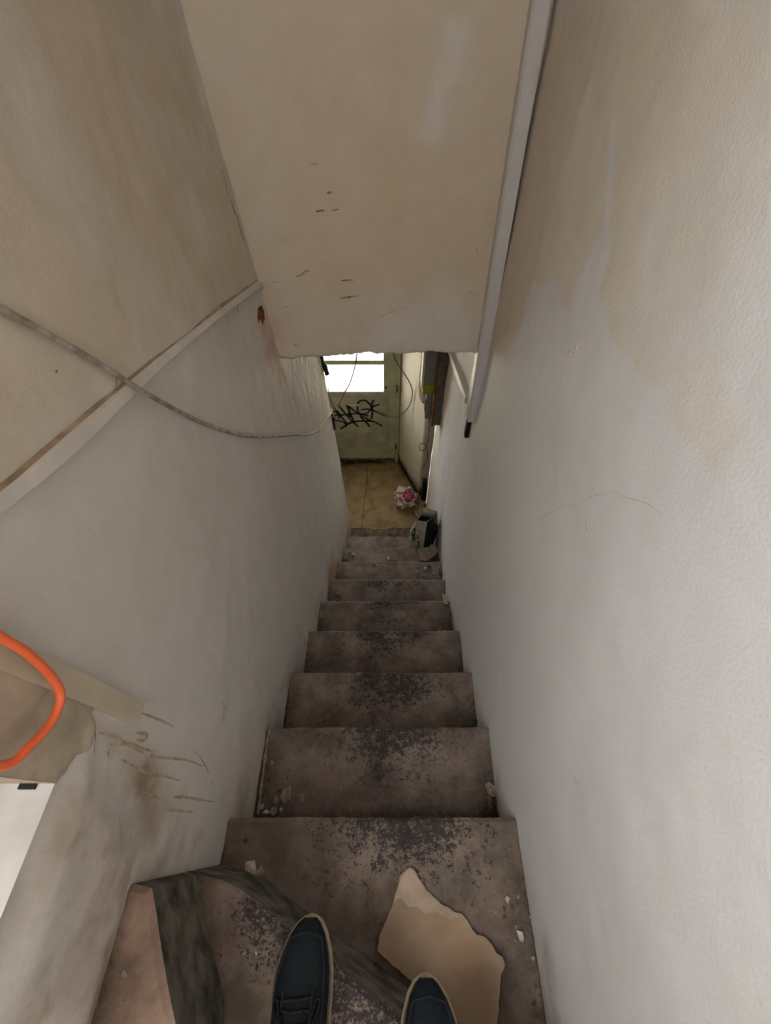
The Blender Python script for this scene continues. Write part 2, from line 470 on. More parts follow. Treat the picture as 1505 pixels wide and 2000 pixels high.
# right wall
stA = R2([(935, 60), (1230, 0), (1190, 300), (1181, 448), (1155, 500), (1128, 548), (1110, 600), (1098, 605), (1085, 560), (1075, 540),
          (1060, 560), (1041, 544), (1028, 583), (1017, 644), (990, 690), (959, 705), (930, 705)])
stB = R2([(1195, 0), (1505, 0), (1505, 560), (1430, 640), (1440, 760), (1455, 835), (1429, 883), (1381, 922), (1355, 896), (1320, 870),
          (1303, 805), (1255, 739), (1215, 700), (1185, 644), (1189, 609), (1168, 583), (1185, 509), (1192, 448)])
def col_right(y, z):
    wob = (fbm(y, z, 22, 5) - 0.5) * 0.03
    a = smooth(0.006, -0.008, poly_sd(y, z, stA) + wob) * 0.85
    b = smooth(0.008, -0.012, poly_sd(y, z, stB) + wob) * (0.88 - 0.5 * smooth(0.75, 0.3, y) * smooth(CZ - 0.55, CZ - 0.2, z))
    up = smooth(CZ - 0.30, CZ + 0.1, z) * 0.75
    r = np.maximum(np.maximum(a, b), up) - 0.16 + 0.10 * smooth(1.3, 2.0, y)
    r = r + 0.55 * smooth(1.75, 2.25, y)
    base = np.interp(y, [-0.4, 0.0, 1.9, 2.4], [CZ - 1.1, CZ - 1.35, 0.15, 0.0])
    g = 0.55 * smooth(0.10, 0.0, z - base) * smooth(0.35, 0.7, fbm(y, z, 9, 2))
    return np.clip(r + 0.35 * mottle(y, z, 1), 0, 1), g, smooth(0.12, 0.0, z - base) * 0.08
def fn_right(y, z):
    x = XR(y, z) + (fbm(y, z, 4, 11) - 0.5) * 0.012 + (fbm(y, z, 30, 12, 3) - 0.5) * 0.0016
    return x, y, z
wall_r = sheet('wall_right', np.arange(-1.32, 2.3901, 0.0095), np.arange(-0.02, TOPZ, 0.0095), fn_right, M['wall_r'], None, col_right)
tag(wall_r, 'tall white plaster stair wall with beige stain patches', kind='structure')

# left wall with the window opening
rustc = L2([(515, 600), (545, 640), (560, 760), (520, 700), (505, 640)])
above = L2([(-200, 1100), (505, 545), (340, 0), (-200, -300)])
dirtA = L2([(245, 1530), (300, 1480), (350, 1560), (345, 1660), (300, 1720), (255, 1640)])
dirtB = L2([(180, 1400), (270, 1440), (300, 1540), (210, 1540)])
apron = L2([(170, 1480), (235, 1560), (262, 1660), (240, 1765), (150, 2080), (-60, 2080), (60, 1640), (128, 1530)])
def col_left(y, z):
    wob = (fbm(y, z, 18, 6) - 0.5) * 0.05
    ab = smooth(0.03, -0.05, poly_sd(y, z, above) + wob)
    r = 0.18 + 0.50 * ab * smooth(0.30, 0.62, fbm(y, z, 5, 21)) + 0.25 * ab
    r = r + 0.3 * smooth(1.7, 2.15, y)
    base = np.interp(y, [-0.4, -0.05, 0.0, 1.9, 2.2], [CZ - 0.87, CZ - 0.9, CZ - 1.3, 0.15, 0.0])
    g = 0.7 * smooth(0.035, -0.035, poly_sd(y, z, dirtA) + wob) + 0.45 * smooth(0.03, -0.02, poly_sd(y, z, dirtB) + wob)
    g = g + smooth(0.03, -0.04, poly_sd(y, z, apron) + wob) * (0.34 + 0.30 * smooth(0.47, 0.55, fbm(y, z, 17, 31, 5)))  # apron grime, laid on darker to stand in for shade below the sill
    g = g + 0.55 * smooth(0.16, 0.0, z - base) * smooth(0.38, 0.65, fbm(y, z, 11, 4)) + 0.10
    b = 0.55 * smooth(0.03, -0.03, poly_sd(y, z, rustc) + wob * 0.6)
    b = b + 1.0 * smooth(0.26, 0.02, np.hypot(y - 1.22, (z - (CZ - 2.38)) * 0.9)) + 0.25 * smooth(0.30, 0.0, z - base) * smooth(0.9, 1.3, y) * smooth(0.4, 0.7, fbm(y, z, 7, 14))
    return np.clip(r - 0.05 + 0.6 * mottle(y, z, 2), 0, 1), np.clip(g, 0, 1), np.clip(b, 0, 1)
def fn_left(y, z):
    ap = smooth(0.012, -0.05, poly_sd(y, z, apron))
    x = XL(y, z - CZ) + (fbm(y, z, 4, 41) - 0.5) * 0.014 + (fbm(y, z, 26, 42, 3) - 0.5) * 0.004 + ap * 0.016
    return x, y, z
def hole_left(y, z): return (y > WIN[0]) & (y < WIN[1]) & (z > WIN[2]) & (z < WIN[3])
Yl = np.unique(np.concatenate([np.arange(-1.32, WIN[0], 0.02), np.arange(WIN[0], WIN[1] + 1e-6, (WIN[1] - WIN[0]) / 70), np.arange(WIN[1] + 0.0095, 2.15, 0.0095), [2.15]]).round(5))
Zl = np.unique(np.concatenate([np.arange(-0.02, WIN[2] - 0.003, 0.0095), np.linspace(WIN[2], WIN[3], 128), np.linspace(WIN[3], TOPZ, 70)[1:]]).round(5))
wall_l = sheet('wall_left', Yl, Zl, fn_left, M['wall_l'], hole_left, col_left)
tag(wall_l, 'stained off-white stair wall with moulding and cable', kind='structure')

# bulkhead over the stairs with a ragged lower edge
BZ = CZ - 0.897
whiteB = [(p.x, p.z) for p in (onB(*q) for q in [(860, 40), (930, 20), (900, 180), (850, 300), (810, 260), (850, 150)])]
whiteC = [(p.x, p.z) for p in (onB(*q) for q in [(740, 640), (900, 560), (930, 690), (700, 700)])]
def bulk_low(x): return BZ + np.interp(x, [-0.41, -0.3, -0.22, -0.1, 0.1, 0.36], [-0.012, -0.010, -0.003, 0.004, 0.010, 0.012]) + (fbm(x, x * 0, 26, 9) - 0.5) * 0.022 + (vnoise(x, x * 0, 90, 9) - 0.5) * 0.006
def col_bulk(x, z):
    wob = (fbm(x, z, 14, 8) - 0.5) * 0.10
    r = 0.80 - 0.75 * smooth(0.03, -0.04, poly_sd(x, z, whiteB) + wob) - 0.55 * smooth(0.04, -0.05, poly_sd(x, z, whiteC) + wob)
    r = r - 0.22 * smooth(CZ - 0.60, CZ - 0.8, z) + 0.25 * (fbm(x, z, 5, 3) - 0.5)
    rust = 0.35 * smooth(0.05, 0.0, x + 0.405 + (z - CZ + 0.8) * -0.0) * smooth(CZ - 0.68, CZ - 0.78, z)
    return np.clip(r + 0.5 * mottle(x, z, 3), 0, 1), 0.05 + 0 * x, rust
def fn_bulk(x, z0):
    low = bulk_low(x); t = (z0 - BZ) / (TOPZ - BZ)
    z = low + t * (TOPZ - low)
    y = YB(z - CZ) + (fbm(x, z, 5, 51) - 0.5) * 0.016 + (fbm(x, z, 28, 52, 3) - 0.5) * 0.004 + 0.010 * smooth(0.010, 0, z - low)
    return x, y, z
wall_f = sheet('wall_front', np.arange(-0.60, 0.4401, 0.008), np.arange(BZ, TOPZ, 0.008), fn_bulk, M['bulk'], None, col_bulk)
tag(wall_f, 'beige plaster bulkhead hanging over the stairs', kind='structure')

# lower hall
def rect(name, p0, pu, pv, mat, n=40, col=None, amp=0.006, hole=None):
    p0 = Vector(p0); pu = Vector(pu); pv = Vector(pv); nn = pu.cross(pv).normalized()
    lu = pu.length; lv = pv.length
    def fn(u, v):
        d = (fbm(u * lu, v * lv, 6, 61) - 0.5) * amp
        return [p0[i] + pu[i] * u + pv[i] * v + nn[i] * d for i in range(3)]
    return sheet(name, np.linspace(0, 1, max(2, int(lu * n) + 1)), np.linspace(0, 1, max(2, int(lv * n) + 1)), fn, mat, hole, col)
HZ = BZ + 0.012
def col_const(r, g=0.0, b=0.0):
    return lambda u, v: (r + 0 * u, g + 0 * u, b + 0 * u)
o = rect('ceiling_hall', (-1.05, 1.408, HZ + 0.008), (1.95, 0, 0), (0, 1.70, 0), M['ceil'], 12, col_const(0.6)); tag(o, 'low ceiling of the lower hall', kind='structure')
o = rect('ceiling', (-0.75, -1.34, TOPZ - 0.01), (1.25, 0, 0), (0, 3.05, 0), M['ceil'], 10, col_const(0.5)); tag(o, 'plaster ceiling above the stairs', kind='structure')
BW = (-0.40, 0.28, CZ + 0.50, CZ + 1.22)  # opening added behind the camera to let in fill light
def hole_back(u, v):
    x = -0.75 + 1.2 * u; z = TOPZ * v
    return (x > BW[0]) & (x < BW[1]) & (z > BW[2]) & (z < BW[3])
o = rect('wall_back', (-0.75, -1.31, 0.0), (1.2, 0, 0), (0, 0, TOPZ), M['ceil'], 40, col_const(0.4), 0.004, hole_back); tag(o, 'plain wall at the head of the stairs', kind='structure')
xe = float(XL(2.15, -3.0))
def fn_ret(u, z):
    x0 = XL(2.15, z - CZ); x = x0 + (-1.02 - x0) * u
    return x, 2.15 + (fbm(x, z, 6, 71) - 0.5) * 0.006 * smooth(0, 0.1, u), z
o = sheet('wall_return', np.linspace(0, 1, 20), np.linspace(-0.02, HZ + 0.05, 80), fn_ret, M['hall'], None, col_const(0.5)); tag(o, 'plaster return at the foot of the left wall', kind='structure')
o = rect('wall_hall_left', (-1.0, 2.1, -0.02), (0, 1.0, 0), (0, 0, HZ + 0.06), M['hall'], 20, col_const(0.5)); tag(o, 'plain wall on the hidden side of the hall', kind='structure')
DX0, DX1, DZ1 = -0.66, 0.10, 2.02
def hole_end(u, v):
    x = -1.03 + 2.0 * u; z = -0.02 + (HZ + 0.06) * v
    return (x > DX0) & (x < DX1) & (z < DZ1)
o = rect('wall_end', (-1.03, 3.00, -0.02), (2.0, 0, 0), (0, 0, HZ + 0.06), M['hall'], 50, col_const(0.4), 0.004, hole_end); tag(o, 'hall end wall around the street door', kind='structure')
# angled wall right of the door, with a rounded near end and a dark niche beside it
A0 = Vector((0.285, 2.50)); A1 = Vector((0.088, 2.985))
path = [Vector((0.66, 2.535)), Vector((0.40, 2.52)), Vector((0.335, 2.508)), Vector((0.312, 2.502)), Vector((0.296, 2.502)), Vector((0.287, 2.512)), Vector((0.280, 2.530))]
k = 26
for i in range(1, k + 1): path.append(Vector((0.280, 2.530)).lerp(A1, i / k))
px = np.array([q.x for q in path]); py = np.array([q.y for q in path])
cum = np.concatenate([[0], np.cumsum(np.hypot(np.diff(px), np.diff(py)))])
def fn_ang(s, z):
    x = np.interp(s, cum, px); y = np.interp(s, cum, py)
    return x + (fbm(s, z, 6, 81) - 0.5) * 0.008, y, z
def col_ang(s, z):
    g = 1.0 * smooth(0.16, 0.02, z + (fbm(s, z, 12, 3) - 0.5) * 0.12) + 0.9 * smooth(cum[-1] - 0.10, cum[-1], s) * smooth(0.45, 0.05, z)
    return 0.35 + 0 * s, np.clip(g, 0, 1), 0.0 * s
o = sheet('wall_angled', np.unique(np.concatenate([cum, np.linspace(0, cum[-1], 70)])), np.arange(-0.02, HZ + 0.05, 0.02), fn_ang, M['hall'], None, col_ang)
tag(o, 'pale angled wall between the niche and the street door', kind='structure')
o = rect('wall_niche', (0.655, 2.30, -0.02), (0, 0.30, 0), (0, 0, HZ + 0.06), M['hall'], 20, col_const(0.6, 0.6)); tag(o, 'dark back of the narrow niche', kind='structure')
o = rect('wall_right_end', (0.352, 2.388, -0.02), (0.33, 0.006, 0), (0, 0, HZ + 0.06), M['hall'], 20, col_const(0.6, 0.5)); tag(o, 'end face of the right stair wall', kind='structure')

# floor
floor = box('floor', (-1.05, 1.85, -0.12), (0.70, 3.06, 0.0), M['concrete'], None, 0)
tag(floor, 'bare dirty concrete hall floor', kind='structure')
def col_lino(x, y):
    wx = np.interp(y, [2.1, 2.5, 2.98], [0.36, 0.30, 0.09])
    n = fbm(x, y, 9, 5)
    g = smooth(0.13, 0.0, 2.965 - y + (n - 0.5) * 0.25) + 0.8 * smooth(0.05, 0.0, wx - x + (n - 0.5) * 0.10) * smooth(2.45, 2.6, y)
    g = g + 0.35 * smooth(2.85, 3.0, y) + 0.35 * smooth(0.08, 0.30, x) * smooth(0.4, 0.6, n)
    return 0 * x, np.clip(g, 0, 1), 0 * x
def ragged(x0, x1, y, amp, seed):
    return [(x0 + (x1 - x0) * i / 24, y + (float(fbm(x0 + (x1 - x0) * i / 24, seed, 14, seed)) - 0.5) * amp) for i in range(25)]
sx = [(-0.235, 2.11), (-0.225, 2.35), (-0.20, 2.65), (-0.205, 2.985)]
left_sheet = ragged(-0.99, -0.237, 2.115, 0.03, 3) + [(a - 0.003, b) for a, b in sx[1:]] + [(-0.99, 2.985)]
right_sheet = ragged(-0.230, 0.345, 2.11, 0.045, 4) + [(0.345, 2.40), (0.28, 2.50), (0.092, 2.975), (0.08, 2.985)] + [(a + 0.003, b) for a, b in reversed(sx[1:])]
for ol in (left_sheet, right_sheet):
    slab('lino_sheet', ol, 0.005, 0.0, [M['lino'], M['lino']], 0.03, 0.0012, 0.002, col_lino, 3, floor)

# ------------------------------------------------------------------ the stairs
stairs = empty('staircase', (0, 0, 0))
tag(stairs, 'steep narrow flight of dirty worn steps', 'staircase', kind='structure')
NOSE = [0.009, 0.243, 0.470, 0.711, 0.954, 1.187, 1.424, 1.659, 1.898]
STEPZ = [CZ - 1.27 - 0.2 * i for i in range(9)]
for i in range(9):
    y1 = NOSE[i]; y0 = (NOSE[i - 1] - 0.012) if i else -0.62
    z1 = STEPZ[i]; z0 = z1 - 0.2 if i < 8 else 0.0
    xl = float(XL(y1, z1 - CZ)) - 0.004; xr = float(XR((y0 + y1) / 2, z1 - CZ)) + 0.004
    xr1 = float(XR(y1, 0)) + 0.004; xr0 = float(XR(y0, 0)) + 0.004
    front = []
    for kx in range(31):
        t = kx / 30; xx = xr1 + (xl - xr1) * t
        front.append((xx, y1 + (float(fbm(xx, i * 3.1, 9, i)) - 0.5) * 0.014 + (float(vnoise(xx, i, 50, i)) - 0.5) * 0.004))
    front[0] = (xr1, front[0][1]); front[-1] = (xl, front[-1][1])
    ol = [(xl, y0), (xr0, y0)] + front
    cx = [0.02, 0.03, 0.0, -0.03, 0.0, 0.02, -0.02, 0.0, 0.0][i]
    st = [1.0, 0.95, 1.0, 0.9, 0.95, 0.9, 0.55, 0.35, 0.3][i]
    dep = [0.20, 0.22, 0.24, 0.20, 0.18, 0.14, 0.12, 0.10, 0.10][i]
    def col_t(x, y, y1=y1, y0=y0, cx=cx, st=st, dep=dep, xl=xl, xr=xr, i=i):
        n = fbm(x, y, 13, 20 + i)
        near = np.clip((y1 - y) / dep, 0, 1)
        r = st * (1 - near) ** 0.8 * np.exp(-((x - cx) / 0.22) ** 2) * 1.15 + (n - 0.5) * 0.9
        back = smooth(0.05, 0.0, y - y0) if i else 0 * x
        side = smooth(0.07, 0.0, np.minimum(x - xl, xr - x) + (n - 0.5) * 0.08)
        g = 0.9 * back + 0.7 * smooth(0.10, 0.02, np.hypot(x - xr, y - y0)) * (i > 0) + 0.8 * side * smooth(y1 - 0.02, y1 - 0.12, y) + 0.2 * smooth(0.45, 0.7, n)  # right back corner darkened to paint in the shadow of the wall gap
        b = 0.9 * smooth(0.5, 0.75, fbm(x, y, 7, 50 + i)) + (1.0 * smooth(-0.22, -0.33, x) if i in (5, 6) else 0)
        return np.clip(r, 0, 1), np.clip(g, 0, 1), np.clip(b, 0, 1)
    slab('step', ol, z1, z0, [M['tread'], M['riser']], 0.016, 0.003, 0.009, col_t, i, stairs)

fl = [onZ(x, y, STEPZ[1] - CZ + 0.004) for x, y in [(527, 1424), (521, 1450), (516, 1490), (511, 1530), (506, 1570), (503, 1592)]]
tube('plaster_fillet', fl, lambda t: 0.0042 + 0.0028 * math.sin(31 * t) * math.cos(9 * t), M['chip'], wall_l, 6, 7)
W1Z, W2Z = CZ - 1.07, CZ - 0.87
f1 = [(-0.415, -0.075), (-0.385, -0.080), (-0.324, -0.090), (-0.278, -0.106), (-0.23, -0.131), (-0.182, -0.158), (-0.135, -0.183), (-0.092, -0.205), (-0.046, -0.226), (0.012, -0.257), (0.12, -0.306), (0.33, -0.40)]
def seg_dist(x, y, pl):
    d = np.full(np.shape(x), 9.0)
    for (ax, ay), (bx, by) in zip(pl[:-1], pl[1:]):
        ex, ey = bx - ax, by - ay
        t = np.clip(((x - ax) * ex + (y - ay) * ey) / (ex * ex + ey * ey), 0, 1)
        d = np.minimum(d, np.hypot(x - ax - t * ex, y - ay - t * ey))
    return d
def col_w1(x, y):
    n = fbm(x, y, 12, 71); d = seg_dist(x, y, f1)
    r = 1.0 * smooth(0.14, 0.02, d) * smooth(-0.36, -0.24, x) + (n - 0.5) * 0.8
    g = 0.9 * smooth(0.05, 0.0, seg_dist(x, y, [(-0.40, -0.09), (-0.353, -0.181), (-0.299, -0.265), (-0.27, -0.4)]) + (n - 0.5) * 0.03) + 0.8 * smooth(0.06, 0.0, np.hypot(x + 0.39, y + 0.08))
    return np.clip(r, 0, 1), np.clip(g, 0, 1), np.clip(0.9 * smooth(0.45, 0.7, fbm(x, y, 9, 77)), 0, 1)
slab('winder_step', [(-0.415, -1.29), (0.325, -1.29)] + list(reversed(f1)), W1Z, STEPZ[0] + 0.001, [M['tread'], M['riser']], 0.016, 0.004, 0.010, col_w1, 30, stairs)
f2 = [(-0.425, -0.080), (-0.400, -0.078), (-0.372, -0.083), (-0.353, -0.115), (-0.336, -0.147), (-0.315, -0.185), (-0.291, -0.222), (-0.275, -0.26), (-0.262, -0.40), (-0.262, -1.29)]
def col_w2(x, y):
    n = fbm(x, y, 12, 91)
    g = 0.8 * smooth(0.03, 0.0, x + 0.41 + (n - 0.5) * 0.03)
    return np.clip((n - 0.6) * 0.8, 0, 1), np.clip(g, 0, 1), np.clip(0.7 * smooth(0.4, 0.7, n), 0, 1)
slab('winder_step', [(-0.425, -1.29)] + list(reversed(f2)), W2Z, W1Z + 0.001, [M['tread_pink'], M['riser']], 0.014, 0.003, 0.008, col_w2, 33, stairs)

# ------------------------------------------------------------------ window in the left wall (its sill and near reveal show)
win = empty('window_1', (-0.62, (WIN[0] + WIN[1]) / 2, WIN[2]))
tag(win, 'deep window recess with white sill', kind='structure')
yv, xo = WIN[1], -0.80
def fill(name, quad, mat, n=24, amp=0.004, seed=0):
    a, b, c, d = [Vector(q) for q in quad]
    nn = (b - a).cross(d - a).normalized(); vs = []; fs = []
    for i in range(n + 1):
        for j in range(n + 1):
            u, v = i / n, j / n
            p = a.lerp(b, u).lerp(d.lerp(c, u), v)
            e = min(u, v, 1 - u, 1 - v)
            vs.append(p + nn * (float(fbm(p.y + p.x, p.z + p.x, 12, seed)) - 0.5) * amp * min(1, e * 8))
    for i in range(n):
        for j in range(n): fs.append((i * (n + 1) + j, (i + 1) * (n + 1) + j, (i + 1) * (n + 1) + j + 1, i * (n + 1) + j + 1))
    o = mesh(name, vs, fs, mat, None, True); return put(o, win)
def xw(z): return float(XL(0, z - CZ)) + 0.006
zs0, zs1 = WIN[2], WIN[3]
fill('sill', [(xo, WIN[0], zs0), (xw(zs0), WIN[0], zs0), (xw(zs0), yv, zs0), (xo, yv, zs0)], M['sill'], 30, 0.004, 1)
fill('reveal', [(xo, yv, zs0), (xw(zs0), yv, zs0), (xw(zs1), yv, zs1), (xo, yv, zs1)], M['render'], 24, 0.006, 2)
fill('reveal', [(xo, WIN[0], zs0), (xw(zs0), WIN[0], zs0), (xw(zs1), WIN[0], zs1), (xo, WIN[0], zs1)], M['render'], 12, 0.004, 3)
fill('reveal_head', [(xo, WIN[0], zs1), (xw(zs1), WIN[0], zs1), (xw(zs1), yv, zs1), (xo, yv, zs1)], M['sill'], 12, 0.004, 4)
wy0, wy1 = WIN[0] + 0.02, WIN[1] - 0.005
for nm, lo, hi in (('window_frame', (-0.78, wy0, zs0), (-0.73, wy1, zs0 + 0.05)), ('window_frame', (-0.78, wy0, zs1 - 0.05), (-0.73, wy1, zs1)),
                   ('window_frame', (-0.78, wy0, zs0 + 0.05), (-0.73, wy0 + 0.05, zs1 - 0.05)), ('window_frame', (-0.78, wy1 - 0.05, zs0 + 0.05), (-0.73, wy1, zs1 - 0.05))):
    box(nm, lo, hi, M['wframe'], win, 0.004)
box('added_light_blocker', (-0.775, wy0 + 0.045, zs0 + 0.045), (-0.745, wy1 - 0.045, CZ + 0.02), M['wframe'], win, 0.003)  # invented solid panel, unseen, blocks low daylight from the right wall
box('window_frame', (-0.78, wy0 + 0.045, CZ + 0.02), (-0.73, wy1 - 0.045, CZ + 0.06), M['wframe'], win, 0.004)
box('pane', (-0.757, wy0 + 0.045, CZ + 0.055), (-0.753, wy1 - 0.045, zs1 - 0.045), M['glass'], win, 0)
fill_win = empty('added_fill_window', (-0.06, -1.38, BW[2])); tag(fill_win, 'added unseen window behind the viewer, for fill light', kind='structure')  # invented window, out of view, brightens the bulkhead and left wall
bx0, bx1, bz0, bz1 = BW[0] - 0.03, BW[1] + 0.03, BW[2] - 0.03, BW[3] + 0.03
for lo, hi in (((bx0, -1.42, bz0), (bx1, -1.315, bz0 + 0.05)), ((bx0, -1.42, bz1 - 0.05), (bx1, -1.315, bz1)), ((bx0, -1.42, bz0 + 0.05), (bx0 + 0.05, -1.315, bz1 - 0.05)), ((bx1 - 0.05, -1.42, bz0 + 0.05), (bx1, -1.315, bz1 - 0.05))):
    box('window_frame', lo, hi, M['wframe'], fill_win, 0.004)
box('pane', (bx0 + 0.04, -1.372, bz0 + 0.04), (bx1 - 0.04, -1.368, bz1 - 0.04), M['glass'], fill_win, 0)
# crumbled dark gap at the sill corner
q = onL(85, 1530)
box('sill_gap', (-0.437, yv - 0.006, zs0 - 0.002), (-0.417, yv + 0.001, zs0 + 0.003), M['black'], win, 0.001)

# rough plaster band between the upright trim and the window
def fn_patch(y, z):
    sd = poly_sd(y, z, pts2) + (fbm(y, z, 40, 3) - 0.5) * 0.012
    x = XL(y, z - CZ) - 0.004 + smooth(0.004, -0.006, sd) * 0.0105 + (fbm(y, z, 26, 42, 3) - 0.5) * 0.004 + (fbm(y, z, 60, 4) - 0.5) * 0.004 + (fbm(y, z, 4, 41) - 0.5) * 0.014
    return x, y, z
gy = np.arange(WIN[1], 0.150, 0.004); gz = np.arange(CZ - 0.74, TOPZ - 0.02, 0.006)
pts2 = [(WIN[1] - 0.01, CZ - 0.592), (WIN[1] + 0.03, CZ - 0.615)] + [(p.y, p.z) for p in (onL(*q) for q in [(170, 1470), (182, 1420), (175, 1395)])] + [(0.133, CZ - 0.62), (0.133, TOPZ), (WIN[1] - 0.01, TOPZ)]
o = sheet('plaster_band', gy, gz, fn_patch, M['render'], lambda y, z: poly_sd(y, z, pts2) > 0.008)
put(o, wall_l); o['label'] = 'rough brown bare plaster beside the window'

# upright cream trim, ending above the steps
t0 = onL(255, 1384)
tr = empty('trim_2', (t0.x, 0.142, t0.z)); tag(tr, 'upright cream trim strip beside the window', kind='structure')
def strip(name, y0, y1, za, zb, th, mat, root):
    vs = []; fs = []; n = 20
    for i in range(n + 1):
        z = za + (zb - za) * i / n; xw_ = float(XL(0, z - CZ)); xb = xw_ - 0.006
        vs += [(xb, y0, z), (xw_ + th, y0, z), (xw_ + th, y1, z), (xb, y1, z)]
    for i in range(n):
        for k in range(4):
            fs.append((i * 4 + k, i * 4 + (k + 1) % 4, i * 4 + 4 + (k + 1) % 4, i * 4 + 4 + k))
    fs += [(0, 1, 2, 3), tuple(n * 4 + k for k in (3, 2, 1, 0))]
    return put(mesh(name, vs, fs, mat), root)
strip('trim_board', 0.124, 0.150, t0.z, TOPZ - 0.02, 0.020, M['trim'], tr)

# sloping white moulding with a dusty top
tm = empty('trim_1', onL(250, 760)); tag(tm, 'sloping white moulding with dusty brown top edge', kind='structure')
tops = [onL(*q) for q in [(-330, 1178), (-140, 1052), (0, 951), (145, 828), (289, 708), (400, 622), (500, 548)]]
bots = [onL(*q) for q in [(-330, 1240), (-140, 1105), (0, 996), (136, 882), (289, 735), (400, 640), (508, 560)]]
vs = []; fs = []; fm = []
T = catmull(tops, 6); Bt = catmull(bots, 6)
for a, b in zip(T, Bt):
    up = (a - b).normalized()
    vs += [a + Vector((-0.01, 0, 0)) + up * 0.004, a + Vector((0.007, 0, 0)) + up * 0.0, a + Vector((0.011, 0, 0)) - up * 0.004, b + Vector((0.014, 0, 0)) + up * 0.006, b + Vector((0.004, 0, 0)), b + Vector((-0.01, 0, 0))]
for i in range(len(T) - 1):
    for k in range(5):
        fs.append((i * 6 + k, i * 6 + k + 1, i * 6 + 6 + k + 1, i * 6 + 6 + k)); fm.append(1 if k == 0 else 0)
fs.append((0, 1, 2, 3, 4, 5)); fm.append(0); e = (len(T) - 1) * 6; fs.append(tuple(e + k for k in (5, 4, 3, 2, 1, 0))); fm.append(0)
put(mesh('moulding_strip', vs, fs, None, None, False, [M['mould'], M['mould_top']], fm), tm)

# ------------------------------------------------------------------ cracks and drips on the walls
def surf_line(name, fn, pts, w, normal, mat, root, jit=0.0):
    out = []
    for q in pts: out.append(fn(q[0] + random.uniform(-jit, jit), q[1] + random.uniform(-jit, jit), 0.0))
    return ribbon(name, out, w, normal, mat, root, 0.0002)
def onL3(x, y, o):
    p = onL(x, y, 0.0); p.x = float(fn_left(np.array([p.y]), np.array([p.z]))[0][0]) + 0.0007; return p
def onR3(x, y, o):
    p = onR(x, y, 0.0); p.x = float(fn_right(np.array([p.y]), np.array([p.z]))[0][0]) - 0.0007; return p
def onB3(x, y, o):
    p = onB(x, y, 0.0)
    p.y = float(YB(p.z - CZ) + (fbm(p.x, p.z, 5, 51) - 0.5) * 0.016 + (fbm(p.x, p.z, 28, 52, 3) - 0.5) * 0.004) - 0.0006; return p
NL, NR, NB = (1, 0, 0), (-1, 0, 0), (0, -1, 0)
for pts, w in (([(262, 1391), (290, 1400), (318, 1410), (338, 1419)], 0.0035), ([(190, 1432), (225, 1440), (262, 1462), (300, 1478), (340, 1484), (365, 1486), (390, 1496)], 0.0045),
               ([(200, 1470), (250, 1492), (290, 1512), (320, 1516), (347, 1527)], 0.0045), ([(275, 1545), (310, 1560)], 0.004), ([(333, 1556), (365, 1558), (414, 1568)], 0.0042),
               ([(320, 1582), (345, 1586), (374, 1588)], 0.0042), ([(210, 1455), (250, 1455), (300, 1470)], 0.006), ([(262, 1432), (285, 1436), (280, 1446), (262, 1445)], 0.006)):
    surf_line('drip_stain', onL3, pts, w, NL, M['drip'], wall_l, 2)
for pts, w in (([(378, 1465), (395, 1492), (413, 1532)], 0.0014), ([(125, 1388), (160, 1400), (178, 1420), (184, 1432), (178, 1475)], 0.002), ([(430, 1370), (436, 1385), (432, 1410)], 0.001),
               ([(208, 1462), (206, 1480)], 0.0015), ([(432, 330), (446, 385)], 0.004), ([(448, 386), (455, 410), (462, 428), (468, 452), (474, 470)], 0.007), ([(224, 757), (228, 745), (226, 735)], 0.0015),
               ([(512, 562), (526, 600), (540, 645), (548, 692)], 0.005), ([(463, 600), (466, 609)], 0.004), ([(112, 722), (115, 727)], 0.004)):
    surf_line('crack', onL3, pts, w, NL, M['crack'], wall_l, 1)
surf_line('corner_crack', onL3, [(360, 60), (395, 185), (412, 262), (432, 330)], 0.0025, NL, M['crack_soft'], wall_l, 1)
# peeled patch of rusty plaster
pp = [onL3(*q, 0) for q in [(502, 600), (508, 597), (513, 606), (515, 622), (511, 634), (506, 622), (503, 630), (500, 615)]]
vs = pp + [p + Vector((0.0015, 0, 0)) for p in pp]
n = len(pp); put(mesh('peeled_patch', vs, [tuple(range(n, 2 * n))] + [(i, (i + 1) % n, n + (i + 1) % n, n + i) for i in range(n)], simple('rust_patch', (0.26, 0.085, 0.035), 0.9, 0.1, 0.4, 90)), wall_l)
M['crack_r'] = simple('crack_faint', (0.66, 0.62, 0.62), 0.95, 0.05, 0.1, 60)
for pts, w in (([(1045, 1018), (1090, 992), (1120, 985), (1150, 972), (1175, 963), (1200, 960), (1215, 970), (1235, 976), (1262, 985), (1290, 1005)], 0.0012),
               ([(1108, 695), (1113, 680)], 0.004), ([(1120, 694), (1126, 675)], 0.004), ([(1105, 1480), (1115, 1510), (1128, 1538)], 0.0018), ([(1176, 950), (1186, 935)], 0.001)):
    surf_line('crack', onR3, pts, w, NR, M['crack_r'] if w < 0.003 else M['crack_soft'], wall_r, 1)
surf_line('scratch', onR3, [(1140, 1012), (1142, 1030), (1141, 1042)], 0.004, NR, M['chip_white'], wall_r)
